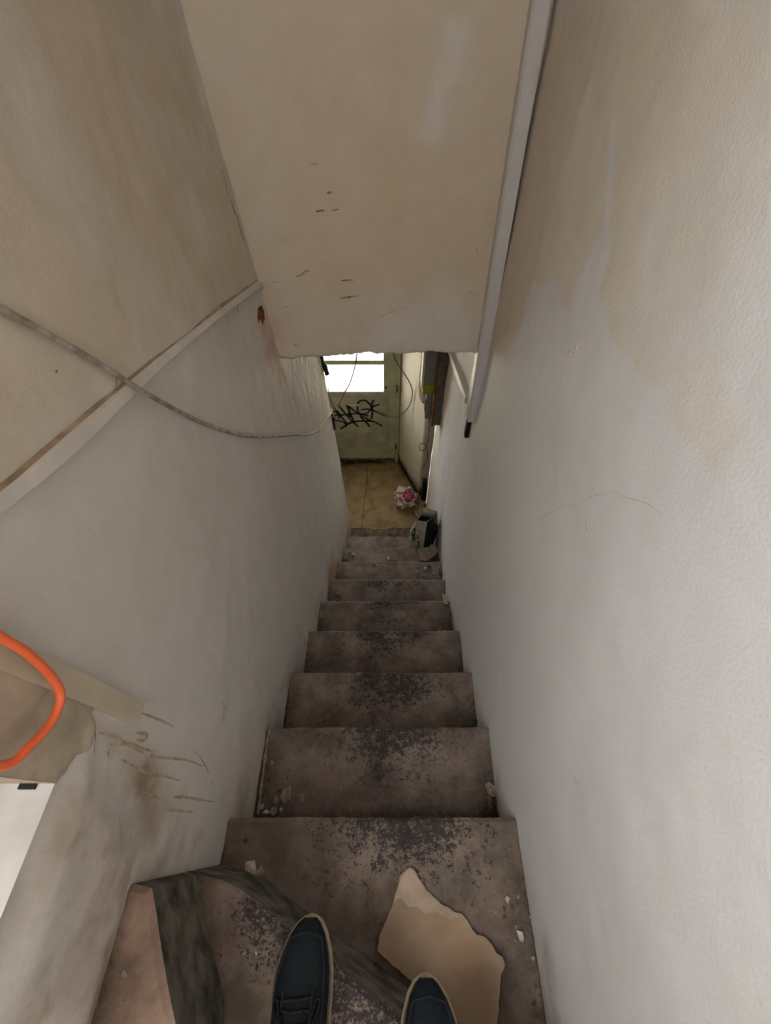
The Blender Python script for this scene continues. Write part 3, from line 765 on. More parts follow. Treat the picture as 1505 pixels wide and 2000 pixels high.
for pts, w, mm in (([(616, 413), (634, 411)], 0.005, 'crack'), ([(638, 377), (649, 376)], 0.005, 'crack'), ([(648, 411), (662, 409)], 0.004, 'crack'), ([(604, 320), (636, 323)], 0.004, 'crack_soft'),
                   ([(662, 583), (680, 580), (700, 577)], 0.006, 'crack'), ([(666, 547), (690, 546)], 0.005, 'crack'), ([(740, 622), (752, 614), (775, 605), (800, 600)], 0.004, 'crack_soft'),
                   ([(575, 541), (590, 536), (598, 528), (606, 530)], 0.003, 'crack'), ([(908, 560), (918, 572), (930, 578)], 0.004, 'crack_soft'), ([(925, 475), (936, 500), (945, 498)], 0.004, 'crack_soft'),
                   ([(552, 600), (566, 596)], 0.004, 'crack_soft'), ([(574, 676), (580, 672)], 0.004, 'crack'), ([(577, 493), (579, 497)], 0.006, 'crack_soft'), ([(510, 552), (530, 551), (545, 552)], 0.004, 'crack_soft')):
    surf_line('crack', onB3, pts, w, NB, M[mm], wall_f, 0.5)

# ------------------------------------------------------------------ cable trunking on the right wall
def prism_path(name, path, sec, mat, root):
    """sec: list of (dx, dy) offsets around each path point, closed."""
    vs = []; fs = []; n = len(sec)
    for p in path:
        for dx, dy in sec: vs.append((p[0] + dx, p[1] + dy, p[2]))
    for i in range(len(path) - 1):
        for k in range(n): fs.append((i * n + k, i * n + (k + 1) % n, (i + 1) * n + (k + 1) % n, (i + 1) * n + k))
    fs.append(tuple(range(n))); fs.append(tuple((len(path) - 1) * n + k for k in reversed(range(n))))
    return put(mesh(name, vs, fs, mat), root)
tz0 = CZ - 1.165
tk = empty('cable_trunking', (0.35, 1.36, tz0)); tag(tk, 'upright white plastic cable trunking in the corner of the right wall', 'trunking')
def tpath(z0, z1):
    out = []
    for i in range(9):
        z = z0 + (z1 - z0) * i / 8
        zr = z - CZ
        out.append((float(np.interp(zr, [-1.2, 0.0, 1.3], [0.370, 0.352, 0.335])), YB(zr) - 0.035, z))
    return out
prism_path('trunking_body', tpath(tz0, TOPZ - 0.03), [(0.0, 0.0), (-0.034, 0.0), (-0.036, 0.004), (-0.036, 0.055), (0.0, 0.055)], M['pvc'], tk)
prism_path('trunking_lid', tpath(tz0 + 0.004, TOPZ - 0.03), [(0.004, -0.0045), (-0.029, -0.0045), (-0.031, -0.003), (-0.031, 0.002), (0.004, 0.002)], M['pvc_lid'], tk)
# the dark torn cable end below it
q = onR(917, 836)
box('cable_stub', (q.x - 0.018, q.y - 0.012, q.z - 0.05), (q.x + 0.004, q.y + 0.020, tz0 + 0.004), M['black'], tk, 0.004)
# branch running back to the meters
p0 = onR(914, 782, 0.012); p1 = onR(880, 690, 0.012)
d = (p1 - p0); p1 = p0 + d * 1.05
br = empty('cable_conduit', p0); tag(br, 'thin white conduit slanting from the trunking back to the meter box', 'conduit')
up = Vector((-d.x, 0, 1)).normalized(); up = (Vector((0, 0, 1)) - d.normalized() * d.normalized().z).normalized()
vs = []; fs = []
for k in range(13):
    p = p0.lerp(p1, k / 12); xr = 0.372
    for dx, du in ((-0.026, -0.016), (-0.028, -0.014), (-0.028, 0.014), (-0.026, 0.016), (0.006, 0.016), (0.006, -0.016)):
        w = p + up * du; vs.append((xr + dx, w.y, w.z))
for k in range(12):
    for j in range(6): fs.append((k * 6 + j, k * 6 + (j + 1) % 6, k * 6 + 6 + (j + 1) % 6, k * 6 + 6 + j))
fs += [(0, 1, 2, 3, 4, 5), tuple(72 + j for j in (5, 4, 3, 2, 1, 0))]
put(mesh('conduit_channel', vs, fs, M['pvc']), br)

# ------------------------------------------------------------------ meter box
mb = empty('meter_box', (0.335, 2.29, CZ - 1.94)); tag(mb, 'wooden meter box with brown edge on the right wall', 'meter box')
mz0 = CZ - 1.94; mz1 = CZ - 1.15
box('box_side', (0.312, 2.20, mz0), (0.372, 2.215, mz1), M['wood_grey'], mb, 0.002)
box('box_front', (0.298, 2.196, mz0 - 0.004), (0.312, 2.385, mz1), M['wood_edge'], mb, 0.002)
box('box_bottom', (0.312, 2.215, mz0), (0.37, 2.385, mz0 + 0.015), M['wood_grey'], mb, 0.001)
for zz, xx in ((mz0 + 0.03, 0.322), (mz0 + 0.40, 0.322), (mz0 + 0.46, 0.36)):
    bm = bmesh.new(); bmesh.ops.create_cone(bm, segments=8, cap_ends=True, radius1=0.003, radius2=0.002, depth=0.003, matrix=Matrix.Translation((xx, 2.1995, zz)) @ Matrix.Rotation(math.pi / 2, 4, 'X'))
    put(bm_obj('nail', bm, M['black']), mb)
me_ = empty('electricity_meter', (0.26, 2.28, CZ - 1.70)); tag(me_, 'grey meter with lime green base beside the wooden meter box', 'meter')
box('meter_case', (0.228, 2.225, CZ - 1.62), (0.298, 2.33, CZ - 1.20), M['meter_white'], me_, 0.006)
box('meter_base', (0.226, 2.222, CZ - 1.70), (0.298, 2.335, CZ - 1.622), M['meter_green'], me_, 0.006)
box('meter_side', (0.214, 2.235, CZ - 1.665), (0.228, 2.33, CZ - 1.20), M['meter_cream'], me_, 0.003)
sw = empty('switch_box', (0.27, 2.30, CZ - 1.94)); tag(sw, 'small grey switch box hanging below the meter', 'switch box')
box('switch_case', (0.258, 2.27, CZ - 1.94), (0.298, 2.34, CZ - 1.735), M['meter_white'], sw, 0.004)
box('terminal_cover', (0.252, 2.275, CZ - 1.88), (0.2585, 2.335, CZ - 1.79), M['wood_grey'], sw, 0.002)
tube('tail', [(0.28, 2.30, CZ - 1.737), (0.278, 2.295, CZ - 1.715), (0.27, 2.29, CZ - 1.698)], 0.006, M['black'], sw)
# beige backing board on the angled wall
adir = (A1 - A0).normalized(); an = Vector((-adir.y, adir.x)); an = -an if an.x > 0 else an
def angpt(s, off, z): w = Vector((0.280, 2.530)) + adir * s + an * off; return Vector((w.x, w.y, z))
bo = []
for s, z in [(-0.01, CZ - 1.25), (0.02, CZ - 1.25), (0.02, CZ - 1.56), (0.075, CZ - 1.63), (0.085, CZ - 1.92), (0.070, CZ - 1.985), (0.04, CZ - 2.01), (0.0, CZ - 2.01), (-0.01, CZ - 1.98)]:
    bo.append((s, z))
vs = [angpt(s, 0.002, z) for s, z in bo] + [angpt(s, 0.020, z) for s, z in bo]; n = len(bo)
o = mesh('backing_board', vs, [tuple(range(n)), tuple(reversed(range(n, 2 * n)))] + [(i, (i + 1) % n, n + (i + 1) % n, n + i) for i in range(n)], M['card'])
tag(o, 'brown shaped backing board on the wall behind the meter', 'board')

# ------------------------------------------------------------------ street door
YD = 2.95
door = empty('door_1', (-0.27, YD, 0.035)); tag(door, 'sage green half-glazed street door with black graffiti', kind='structure')
dz0 = CZ - 3.035; dxl, dxr = -0.635, 0.0745
zg0 = CZ - 2.225; zb0 = CZ - 1.967; zb1 = CZ - 1.93; dztop = 1.97
def dbox(nm, x0, x1, z0, z1, y0=YD, y1=YD + 0.042, mat='door', bev=0.004): return box(nm, (x0, y0, z0), (x1, y1, z1), M[mat], door, bev)
dbox('stile', -0.033, dxr, dz0, dztop); dbox('stile', dxl, -0.53, dz0, dztop)
dbox('bottom_rail', -0.53, -0.033, dz0, CZ - 2.905); dbox('top_rail', -0.53, -0.033, dztop - 0.10, dztop)
dbox('glazing_bar', -0.53, -0.033, zb0, zb1, YD + 0.004); dbox('glazing_bar', -0.53, -0.033, CZ - 1.62, CZ - 1.585, YD + 0.004)
dbox('middle_rail', -0.53, -0.033, zg0 - 0.030, zg0, YD - 0.002, YD + 0.044, 'door_panel')
dbox('panel', -0.53, -0.033, CZ - 2.905, zg0 - 0.03, YD + 0.012, YD + 0.032, 'door_panel', 0.001)
dbox('panel_sheet', -0.54, -0.010, CZ - 2.690, zg0 - 0.022, YD - 0.008, YD + 0.002, 'door_panel', 0.002)
dbox('panel_sheet', -0.54, -0.010, CZ - 2.880, CZ - 2.695, YD - 0.006, YD + 0.002, 'door_panel', 0.002)
dbox('panel_bead', -0.008, 0.000, CZ - 2.880, zg0 - 0.022, YD - 0.010, YD + 0.002, 'door', 0.002)
dbox('panel_bead', -0.54, 0.000, CZ - 2.898, CZ - 2.884, YD - 0.010, YD + 0.002, 'door', 0.002)
for z0, z1 in ((zg0, zb0), (zb1, CZ - 1.62), (CZ - 1.585, dztop - 0.10)): dbox('pane', -0.533, -0.030, z0 - 0.002, z1 + 0.002, YD + 0.020, YD + 0.024, 'glass', 0)
for z in (CZ - 2.18, CZ - 2.30):
    bm = bmesh.new(); bmesh.ops.create_cone(bm, segments=14, cap_ends=True, radius1=0.010, radius2=0.009, depth=0.006, matrix=Matrix.Translation((-0.017 if z > CZ - 2.2 else -0.02, YD - 0.009 + (0.006 if z > CZ - 2.2 else 0.0), z)) @ Matrix.Rotation(math.pi / 2, 4, 'X'))
    if z > CZ - 2.2: put(bm_obj('lock', bm, M['black']), door)
    else: bm.free()
a = onY(610 + 345 / 5.19, 680 + 573 / 5.19, YD - 0.016); b = onY(610 + 475 / 5.19, 680 + 577 / 5.19, YD - 0.016)
tube('letter_flap_bar', [a, a.lerp(b, 0.5), b], 0.007, M['steel'], door)
# door frame and threshold
fr = empty('trim_3', (0.085, 2.96, 0)); tag(fr, 'green door frame around the street door', kind='structure')
box('frame_post', (0.074, 2.925, 0.0), (0.102, 3.02, 2.03), M['door'], fr, 0.004); box('frame_post', (-0.665, 2.925, 0.0), (-0.634, 3.02, 2.03), M['door'], fr, 0.004)
box('frame_head', (-0.634, 2.925, 1.975), (0.074, 3.02, 2.03), M['door'], fr, 0.004)
box('threshold', (-0.634, 2.95, 0.0), (0.074, 3.05, 0.030), M['riser'], fr, 0.004)
for z in (CZ - 2.17, CZ - 2.84):
    box('latch_keep', (0.070, 2.905, z - 0.03), (0.086, 2.928, z + 0.03), M['wood_edge'], fr, 0.002)

strokes = [[(205, 640), (240, 650), (270, 690), (265, 715)], [(225, 610), (260, 650), (310, 720), (355, 770)], [(255, 575), (330, 660), (400, 740), (465, 800)],
           [(205, 682), (340, 675), (430, 662), (500, 672), (570, 690)], [(340, 565), (360, 610), (385, 670), (420, 745)], [(350, 580), (430, 640), (520, 700), (600, 742)],
           [(455, 570), (480, 537), (530, 531), (580, 570), (605, 620), (604, 680), (596, 720)], [(455, 590), (460, 640), (490, 665), (550, 662), (595, 610), (605, 560), (620, 525)],
           [(490, 625), (560, 620), (640, 642), (735, 685)], [(590, 620), (620, 590), (675, 572)], [(285, 820), (350, 775), (430, 748), (530, 736), (620, 746), (705, 790)],
           [(235, 735), (300, 745), (345, 775)], [(330, 800), (385, 752), (480, 740), (600, 742)], [(480, 690), (540, 750), (580, 795)], [(370, 590), (372, 650), (380, 700)],
           [(215, 690), (218, 720), (240, 735)]]
vs = []; fs = []
gm = []
for st in strokes:
    pts = [onY(610 + x / 5.19, 680 + y / 5.19, YD - 0.0095) for x, y in st]
    o = ribbon('graffiti_stroke', pts, 0.0165, (0, -1, 0), M['spray'], door, 0.001, 0.15, True, 6, False)

# ------------------------------------------------------------------ outside, seen white through the door glass
yard = box('ground_yard', (-14, 3.02, -0.16), (14, 20, -0.02), M['ground'], None, 0); tag(yard, 'pale paved yard beyond the street door', kind='structure')
side = box('ground_side', (-16, -10, 0.2), (-1.06, 2.9, 0.3), M['ground'], None, 0); tag(side, 'pale ground outside the stair window', kind='structure')

# ------------------------------------------------------------------ cables
LC = [(-60, 568), (0, 602), (100, 656), (200, 714), (290, 771), (380, 819), (440, 842), (476, 851), (520, 853), (570, 850), (602, 849), (622, 838), (640, 815), (648, 803)]
pts = []
for i, q in enumerate(LC):
    p = onL(*q, 0.009 + (0.010 if 250 < q[0] < 340 else 0)); pts.append(p)
def wl(y, zr, off): return Vector((float(XL(y, zr)) + off, y, CZ + zr))
q0 = pts[0]
pts = [wl(0.19, 1.24, 0.01), wl(0.20, 0.8, 0.01), wl(0.24, 0.35, 0.01), wl(0.33, 0.10, 0.01), wl(0.42, -0.03, 0.01)] + pts
pts.append(Vector((pts[-1].x - 0.03, 2.19, pts[-1].z + 0.02)))
o = tube('grey_cable', pts, 0.0042, M['cable']); tag(o, 'long grey cable sagging across the left stair wall', 'cable')
oc = [onL(*q, 0.035) for q in [(0, 1243), (55, 1278), (100, 1322), (118, 1362), (100, 1410), (60, 1455), (0, 1496)]]
oc = [wl(0.09, 0.40, 0.030), wl(0.115, 0.33, 0.032), wl(0.140, 0.15, 0.035), wl(0.150, -0.10, 0.035), wl(0.149, -0.28, 0.035)] + oc + [wl(0.046, -0.36, 0.035), wl(0.048, -0.15, 0.035), wl(0.055, 0.15, 0.035), wl(0.075, 0.34, 0.032), wl(0.09, 0.40, 0.026)]
o = tube('orange_cable', oc, 0.0047, M['orange'], None, 10, 12); tag(o, 'bright orange cable loop hanging by the left window', 'cable')
pts = [onY(697, 684, 2.60), onY(694, 710, 2.60), onY(684, 745, 2.60), onY(672, 768, 2.60), onY(664, 785, 2.55), onY(655, 800, 2.45), Vector((-0.375, 2.17, CZ - 1.66))]
o = tube('hanging_cable', pts, 0.0042, M['cable_dark']); tag(o, 'thin dark cable hanging in front of the door glass', 'cable')
pts = [onY(767, 684, 2.70), onY(770, 700, 2.70), onY(784, 722, 2.70), onY(800, 748, 2.70), onY(805, 768, 2.70), onY(800, 790, 2.72), onY(788, 806, 2.76), onY(772, 814, 2.82), onY(758, 814, 2.87), onY(748, 809, 2.90), onY(735, 804, 2.93)]
o = tube('looped_cable', pts, 0.0040, M['cable_dark']); tag(o, 'dark cable looping from the hall ceiling to the door panel', 'cable')
wy = 2.49
pts = [onY(838, 812, 2.40), onY(838, 840, 2.44), onY(834, 865, 2.45), onY(830, 878, wy - 0.01), onY(822, 880, wy - 0.02), onY(818, 873, wy - 0.02), onY(822, 866, wy - 0.02), onY(830, 869, wy - 0.02), onY(834, 880, wy - 0.015), onY(835, 895, wy - 0.01), onY(830, 905, wy), onY(825, 915, wy)]
o = tube('red_wire', pts, 0.0028, M['redwire'], None, 6, 6); tag(o, 'thin red wire curling down below the meter box', 'wire')
# black connector on the corner of the left wall, and the clip above it
q = onL(650, 815, 0.0)
o = empty('cable_connector', (-0.372, 2.165, CZ - 1.80)); tag(o, 'black cable connector on the end of the left wall', 'connector')
zc = q.z
box('connector_body', (float(XL(0, zc - CZ)) - 0.02, 2.135, zc - 0.06), (float(XL(0, zc - CZ)) + 0.016, 2.165, zc + 0.05), M['black'], o, 0.005)
tube('connector_boot', [(float(XL(0, zc - CZ)) + 0.002, 2.15, zc + 0.045), (float(XL(0, zc - CZ)) + 0.002, 2.152, zc + 0.085)], lambda t: 0.009 - 0.004 * t, M['black'], o, curve=False)
q = onL(632, 702, 0.0)
o = empty('cable_clip', (q.x, 2.15, q.z)); tag(o, 'black tape wrapped cable end under the bulkhead corner', 'cable clip')
tube('clip_wrap', [(q.x + 0.002, 2.14, q.z + 0.09), (q.x + 0.004, 2.15, q.z + 0.03), (q.x + 0.014, 2.16, q.z - 0.01), (q.x + 0.022, 2.16, q.z - 0.05)], lambda t: 0.016 - 0.003 * math.sin(9 * t), M['black'], o)
tube('clip_tail', [(q.x + 0.022, 2.16, q.z - 0.05), (q.x + 0.012, 2.158, q.z - 0.2), (q.x + 0.006, 2.156, zc + 0.08)], 0.002, M['cable_dark'], o)

# ------------------------------------------------------------------ shoes
WT = [0, 0.008, 0.03, 0.08, 0.16, 0.237, 0.31, 0.42, 0.5, 0.65, 0.85, 0.95, 0.985, 1.0]
WV = [0.0, 0.010, 0.0215, 0.0335, 0.044, 0.0495, 0.0505, 0.048, 0.045, 0.039, 0.037, 0.030, 0.017, 0.0]
HT = [0, 0.012, 0.03, 0.06, 0.12, 0.22, 0.33, 0.43, 0.5, 0.6, 0.8, 0.97, 1.0]
HV = [0.002, 0.009, 0.021, 0.029, 0.036, 0.044, 0.058, 0.074, 0.082, 0.078, 0.072, 0.078, 0.074]
LEN = 0.30
def shoe(label, tip, yaw, side):
    R = Matrix.Translation(tip) @ Matrix.Rotation(yaw, 4, 'Z')
    root = empty('shoe', tip); root.rotation_euler = (0, 0, yaw)
    tag(root, label, 'shoe', 'pair of navy shoes')
    ts = np.unique(np.concatenate([np.linspace(0, 0.08, 14), np.linspace(0.08, 0.92, 44), np.linspace(0.92, 1, 12)]))
    cx = lambda t: side * 0.006 * math.sin(math.pi * min(1, t * 1.6)) * -1
    sec = 15
    # sole
    vs = []; fs = []
    ring = []
    for t in ts: ring.append((cx(t) + float(np.interp(t, WT, WV)), -t * LEN))
    for t in ts[::-1][1:-1]: ring.append((cx(t) - float(np.interp(t, WT, WV)), -t * LEN))
    n = len(ring)
    prof = [(0.94, 0.0), (1.0, 0.004), (1.01, 0.012), (1.0, 0.022), (0.955, 0.026)]
    for s, z in prof:
        for x, y in ring:
            vs.append((cx(0.4) + (x - cx(0.4)) * s, -0.15 + (y + 0.15) * (1 - (1 - s) * 0.33), z))
    for k in range(len(prof) - 1):
        for i in range(n): fs.append((k * n + i, k * n + (i + 1) % n, k * n + n + (i + 1) % n, k * n + n + i))
    fs.append(tuple(range(n))); fs.append(tuple(reversed(range((len(prof) - 1) * n, len(prof) * n))))
    mesh('sole', vs, fs, M['sole'], root, True)
    # upper
    def up(t, a, lift=0.0):
        tt = 0.011 + t * 0.979
        w = max(0.0005, float(np.interp(tt, WT, WV)) * 0.905); h = float(np.interp(tt, HT, HV))
        c, s_ = math.cos(a), math.sin(a)
        e = 0.75
        x = w * math.copysign(abs(c) ** e, c); z = 0.022 + h * (abs(s_) ** 0.72)
        if t > 0.55: x *= 1 - 0.18 * abs(s_) * smooth(0.55, 0.8, t)
        p = Vector((cx(tt) + x, -tt * LEN, z))
        if lift: p += Vector((c * 0.7, 0, s_)).normalized() * lift
        return p
    us = np.unique(np.concatenate([np.linspace(0, 0.12, 12), np.linspace(0.12, 1, 40)]))
    vs = []; fs = []
    for t in us:
        for k in range(sec + 1): vs.append(up(float(t), math.pi * k / sec))
    for i in range(len(us) - 1):
        for k in range(sec): fs.append((i * (sec + 1) + k, i * (sec + 1) + k + 1, (i + 1) * (sec + 1) + k + 1, (i + 1) * (sec + 1) + k))
    fs.append(tuple(range(sec + 1)))
    mesh('upper', vs, fs, M['navy'], root, True)
    # raised toe seam
    a0 = 0.62
    seam = [up(t, a0, 0.0004) for t in (0.50, 0.42, 0.34, 0.26, 0.18, 0.12, 0.085)] + [up(0.052 + 0.028 * abs(math.cos(a)), a, 0.0004) for a in (0.85, 1.2, 1.57, 1.94, 2.29)] + [up(t, math.pi - a0, 0.0004) for t in (0.085, 0.12, 0.18, 0.26, 0.34, 0.42, 0.50)]
    o = tube('toe_seam', seam, 0.0017, M['navy_seam'], None, 5, 6); o.parent = root
    # eyestays, tongue, laces
    for sg in (1, -1):
        aa = math.pi / 2 - sg * 0.42
        o = tube('eyestay', [up(t, aa + sg * 0.0, 0.0008) for t in (0.27, 0.34, 0.41, 0.48)], 0.0028, M['navy_seam'], None, 5, 6); o.parent = root
    for j, t in enumerate((0.285, 0.325, 0.37, 0.415, 0.46)):
        o = tube('lace', [up(t + 0.022 * (j % 2), math.pi / 2 - 0.55, 0.002), up(t + 0.008, math.pi / 2 - 0.2, 0.004), up(t + 0.012, math.pi / 2 + 0.15, 0.0045), up(t + 0.022 * ((j + 1) % 2), math.pi / 2 + 0.55, 0.002)], 0.0021, M['lace'], None, 5, 6); o.parent = root
    for sg in (1, -1):
        o = tube('lace_loop', [up(0.42, math.pi / 2, 0.005), up(0.37, math.pi / 2 - sg * 0.35, 0.010), up(0.30, math.pi / 2 - sg * 0.55, 0.006), up(0.32, math.pi / 2 - sg * 0.75, 0.004), up(0.40, math.pi / 2 - sg * 0.40, 0.006)], 0.0018, M['lace'], None, 6, 6); o.parent = root
    # padded collar and dark inside
    col = [up(0.56, math.pi / 2, 0.001)] + [up(t, math.pi / 2 - 0.75, 0.001) for t in (0.62, 0.72, 0.84, 0.93)] + [up(0.975, math.pi / 2, 0.001)] + [up(t, math.pi / 2 + 0.75, 0.001) for t in (0.93, 0.84, 0.72, 0.62)] + [up(0.56, math.pi / 2, 0.001)]
    o = tube('collar', col, 0.005, M['navy_seam'], None, 5, 8); o.parent = root
    cc = catmull(col, 5); cen = sum(cc, Vector()) / len(cc) + Vector((0, 0, 0.001))
    mesh('lining', [cen] + cc, [(0, i, i + 1) for i in range(1, len(cc))], M['lace'], root)
    return root
p = onZ(607, 1786, -1.07 + 0.022)
shoe('navy lace-up shoe with cream sole, standing further down the winder step', (p.x, p.y, W1Z + 0.001), math.radians(1.0), 1)
p = onZ(831, 1903, -1.07 + 0.022)
shoe('navy shoe with cream sole, its toe overhanging the torn tan board', (p.x, p.y, W1Z + 0.001), math.radians(-1.5), -1)

# ------------------------------------------------------------------ torn board and scraps
def flat_piece(name, outline, z, th, mats, curl=None, spacing=0.012, jag=0.0):
    pts = [Vector((q[0], q[1])) for q in outline]
    area = sum(pts[i].x * pts[(i + 1) % len(pts)].y - pts[(i + 1) % len(pts)].x * pts[i].y for i in range(len(pts)))
    if area < 0: pts.reverse()
    fine = []
    for i in range(len(pts)):
        a, b = pts[i], pts[(i + 1) % len(pts)]; k = max(1, int((b - a).length / spacing))
        for j in range(k):
            q = a.lerp(b, j / k)
            if jag: q += Vector((random.uniform(-jag, jag), random.uniform(-jag, jag)))
            fine.append(q)
    n = len(fine); xs = [q.x for q in fine]; ys = [q.y for q in fine]
    GX, GY = np.meshgrid(np.arange(min(xs), max(xs), spacing), np.arange(min(ys), max(ys), spacing))
    sd = poly_sd(GX.ravel(), GY.ravel(), [(q.x, q.y) for q in fine])
    inner = [Vector((a, b)) for a, b, d in zip(GX.ravel(), GY.ravel(), sd) if d < -spacing * 0.45]
    v2, e2, f2, ov, oe, of = delaunay_2d_cdt(fine + inner, [], [list(range(n))], 1, 1e-7)
    zz = lambda q: z + (curl(q.x, q.y) if curl else 0)
    m = len(v2)
    vs = [(q.x, q.y, zz(q) + th) for q in v2] + [(q.x, q.y, zz(q)) for q in v2]
    fs = [tuple(f) for f in f2] + [tuple(reversed([m + a for a in f])) for f in f2]
    loc = {}
    for i, oo in enumerate(ov):
        for q in oo:
            if q < n: loc[q] = i
    for i in range(n):
        a, b = loc.get(i), loc.get((i + 1) % n)
        if a is not None and b is not None: fs.append((a, m + a, m + b, b))
    return mesh(name, vs, fs, mats)
ol = [onZ(x, y, -1.262) for x, y in [(800, 1693), (809, 1699), (822, 1722), (832, 1738), (846, 1750), (862, 1765), (880, 1776), (905, 1788), (912, 1800), (930, 1826), (948, 1828), (960, 1845), (968, 1858), (980, 1868), (984, 1882), (976, 1900), (971, 1955), (966, 2005), (962, 2050),
                                      (930, 2022), (880, 1983), (840, 1950), (800, 1911), (771, 1888), (738, 1857), (741, 1828), (764, 1772), (781, 1712), (790, 1700)]]
tip = ol[0]
o = flat_piece('torn_board', [(q.x, q.y) for q in ol], STEPZ[0] + 0.0035, 0.0028, M['paper'], lambda x, y: 0.006 * math.exp(-((x - tip.x) ** 2 + (y - tip.y) ** 2) / 0.0012) + 0.006 * max(0, (x - 0.18)) / 0.06 + 0.012 * max(0, -y - 0.14) / 0.15, 0.007, 0.0013)
tag(o, 'torn tan hardboard sheet lying in front of the shoes', 'board')
pk = [onZ(x, y, -1.262) for x, y in [(799, 1697), (806, 1701), (820, 1724), (830, 1741), (845, 1753), (862, 1768), (880, 1779), (900, 1788), (880, 1796), (850, 1780), (832, 1786), (815, 1770), (798, 1772), (782, 1752), (770, 1762), (783, 1714)]]
f_ = flat_piece('peeled_face', [(q.x, q.y) for q in pk], STEPZ[0] + 0.0035 + 0.0026, 0.0006, simple('peeled_board', (0.50, 0.39, 0.31), 0.85, 0.15, 0.10, 25, 0.3), lambda x, y: 0.006 * math.exp(-((x - tip.x) ** 2 + (y - tip.y) ** 2) / 0.0012) + 0.012 * max(0, -y - 0.14) / 0.15, 0.006, 0.0012)
f_.parent = o
# bent strip leaning on the right side of the sixth step
z5 = STEPZ[4]
pa = [onY(866, 1164, 0.93), onY(871, 1180, 0.90), onY(870, 1192, 0.87), onY(862, 1208, 0.83), onY(851, 1228, 0.77)]
def lean_strip(name, line, width, mat, label, cat):
    line = catmull(line, 5); vs = []; fs = []
    for q in line:
        vs += [q + Vector((-width, 0, -0.006)), q + Vector((-width, 0, -0.002)), q + Vector((0, 0, 0)), q + Vector((0.002, 0, -0.005))]
    for i in range(len(line) - 1):
        for k in range(4): fs.append((i * 4 + k, i * 4 + (k + 1) % 4, i * 4 + 4 + (k + 1) % 4, i * 4 + 4 + k))
    e = (len(line) - 1) * 4; fs += [(0, 1, 2, 3), (e + 3, e + 2, e + 1, e)]
    return tag(mesh(name, vs, fs, mat), label, cat)
zt = STEPZ[4]
sc = [onZ(830, 1240, -2.065), onZ(843, 1205, -2.065), onZ(852, 1185, -2.06), onZ(853, 1172, -2.05), onZ(866, 1176, -2.03), onZ(872, 1190, -2.03), onZ(868, 1204, -2.05), onZ(850, 1234, -2.065)]
b0 = onZ(848, 1230, -2.06); b1 = onZ(870, 1196, -2.04)
o = flat_piece('torn_lino_scrap', [(q.x, q.y) for q in (onZ(812, 1232, -2.062), onZ(830, 1200, -2.062), onZ(862, 1176, -2.03), onZ(872, 1186, -2.03), onZ(869, 1200, -2.04), onZ(851, 1231, -2.062))], zt + 0.003, 0.004, M['tread'], lambda x, y: 0.03 * max(0, (y - 0.83)) / 0.12 + 0.01 * max(0, x - 0.22) / 0.1, 0.01, 0.001)
tag(o, 'curled dirty floor covering scrap on the fifth step', 'scrap')
te = tube('torn_edge', [onY(872, 1198, 0.885), onY(866, 1212, 0.845), onY(857, 1231, 0.79)], 0.0028, M['chip_white'], None, 5, 6); te.parent = o
cw = [onY(863, 1161, 0.95), onY(872, 1167, 0.95), onY(874, 1186, 0.925), onY(871, 1198, 0.91), onY(866, 1184, 0.93)]
vs = list(cw) + [q + Vector((0.004, 0.008, -0.002)) for q in cw]; n = len(cw)
o = mesh('broken_plaster_sliver', vs, [tuple(range(n)), tuple(reversed(range(n, 2 * n)))] + [(i, (i + 1) % n, n + (i + 1) % n, n + i) for i in range(n)], M['chip_white'])
tag(o, 'pale pointed plaster sliver propped at the right end of a step', 'plaster')
# pale sheet on the step before the rubbish bag
ol = [onZ(x, y, -2.668) for x, y in [(815, 1071), (838, 1069), (842, 1064), (852, 1070), (856, 1077), (848, 1088), (833, 1097), (820, 1094)]]
o = flat_piece('paper_scrap', [(q.x, q.y) for q in ol], STEPZ[7] + 0.005, 0.002, M['paper_pale'], lambda x, y: 0.012 * max(0, x - 0.28) / 0.08, 0.012, 0.001)
tag(o, 'pale torn paper scrap on the step before the rubbish bag', 'paper')

# ------------------------------------------------------------------ rubbish bag and crumpled wrapper
bag = empty('rubbish_bag', (0.285, 1.78, STEPZ[8])); tag(bag, 'upright white and dark green plastic bag standing against the right wall', 'bag')
zb = STEPZ[8] + 0.002
nseg = 56; rows = 22; H = 0.47
def bag_pt(k, r, inset=0.0):
    a = 2 * math.pi * k / nseg; t = r / (rows - 1)
    ca, sa = math.cos(a), math.sin(a)
    w = (0.078 + 0.010 * math.sin(t * 3.0) - 0.016 * smooth(0.6, 1, t)) - inset; dpt = (0.074 + 0.010 * math.sin(t * 3) - 0.012 * smooth(0.7, 1, t)) - inset
    e = 0.45
    x = w * math.copysign(abs(ca) ** e, ca); y = dpt * math.copysign(abs(sa) ** e, sa)
    cr = (float(fbm(k / nseg * 9, t * 7, 1.0, 5)) - 0.5) * 0.030 * (0.35 + t)
    x *= 1 + cr / 0.08; y *= 1 + cr / 0.08
    rot = math.radians(-30)
    X = x * math.cos(rot) - y * math.sin(rot); Y = x * math.sin(rot) + y * math.cos(rot)
    z = t * H * (1 + 0.0 * t) + (0.035 * (float(vnoise(k / nseg * 7, 1, 1, 3)) - 0.5) + 0.04 * ca) * smooth(0.6, 1, t)
    return Vector((0.268 + X + 0.012 * t, 1.775 + Y - 0.01 * t, zb + z))
def bag_part(name, ks, mat, inset=0.0, r0=0, r1=rows):
    vs = []; fs = []; m = len(ks)
    for r in range(r0, r1):
        for k in ks: vs.append(bag_pt(k, r, inset))
    for r in range(r1 - r0 - 1):
        for j in range(m - 1): fs.append((r * m + j, r * m + j + 1, (r + 1) * m + j + 1, (r + 1) * m + j))
    return put(mesh(name, vs, fs, mat, None, True), bag)
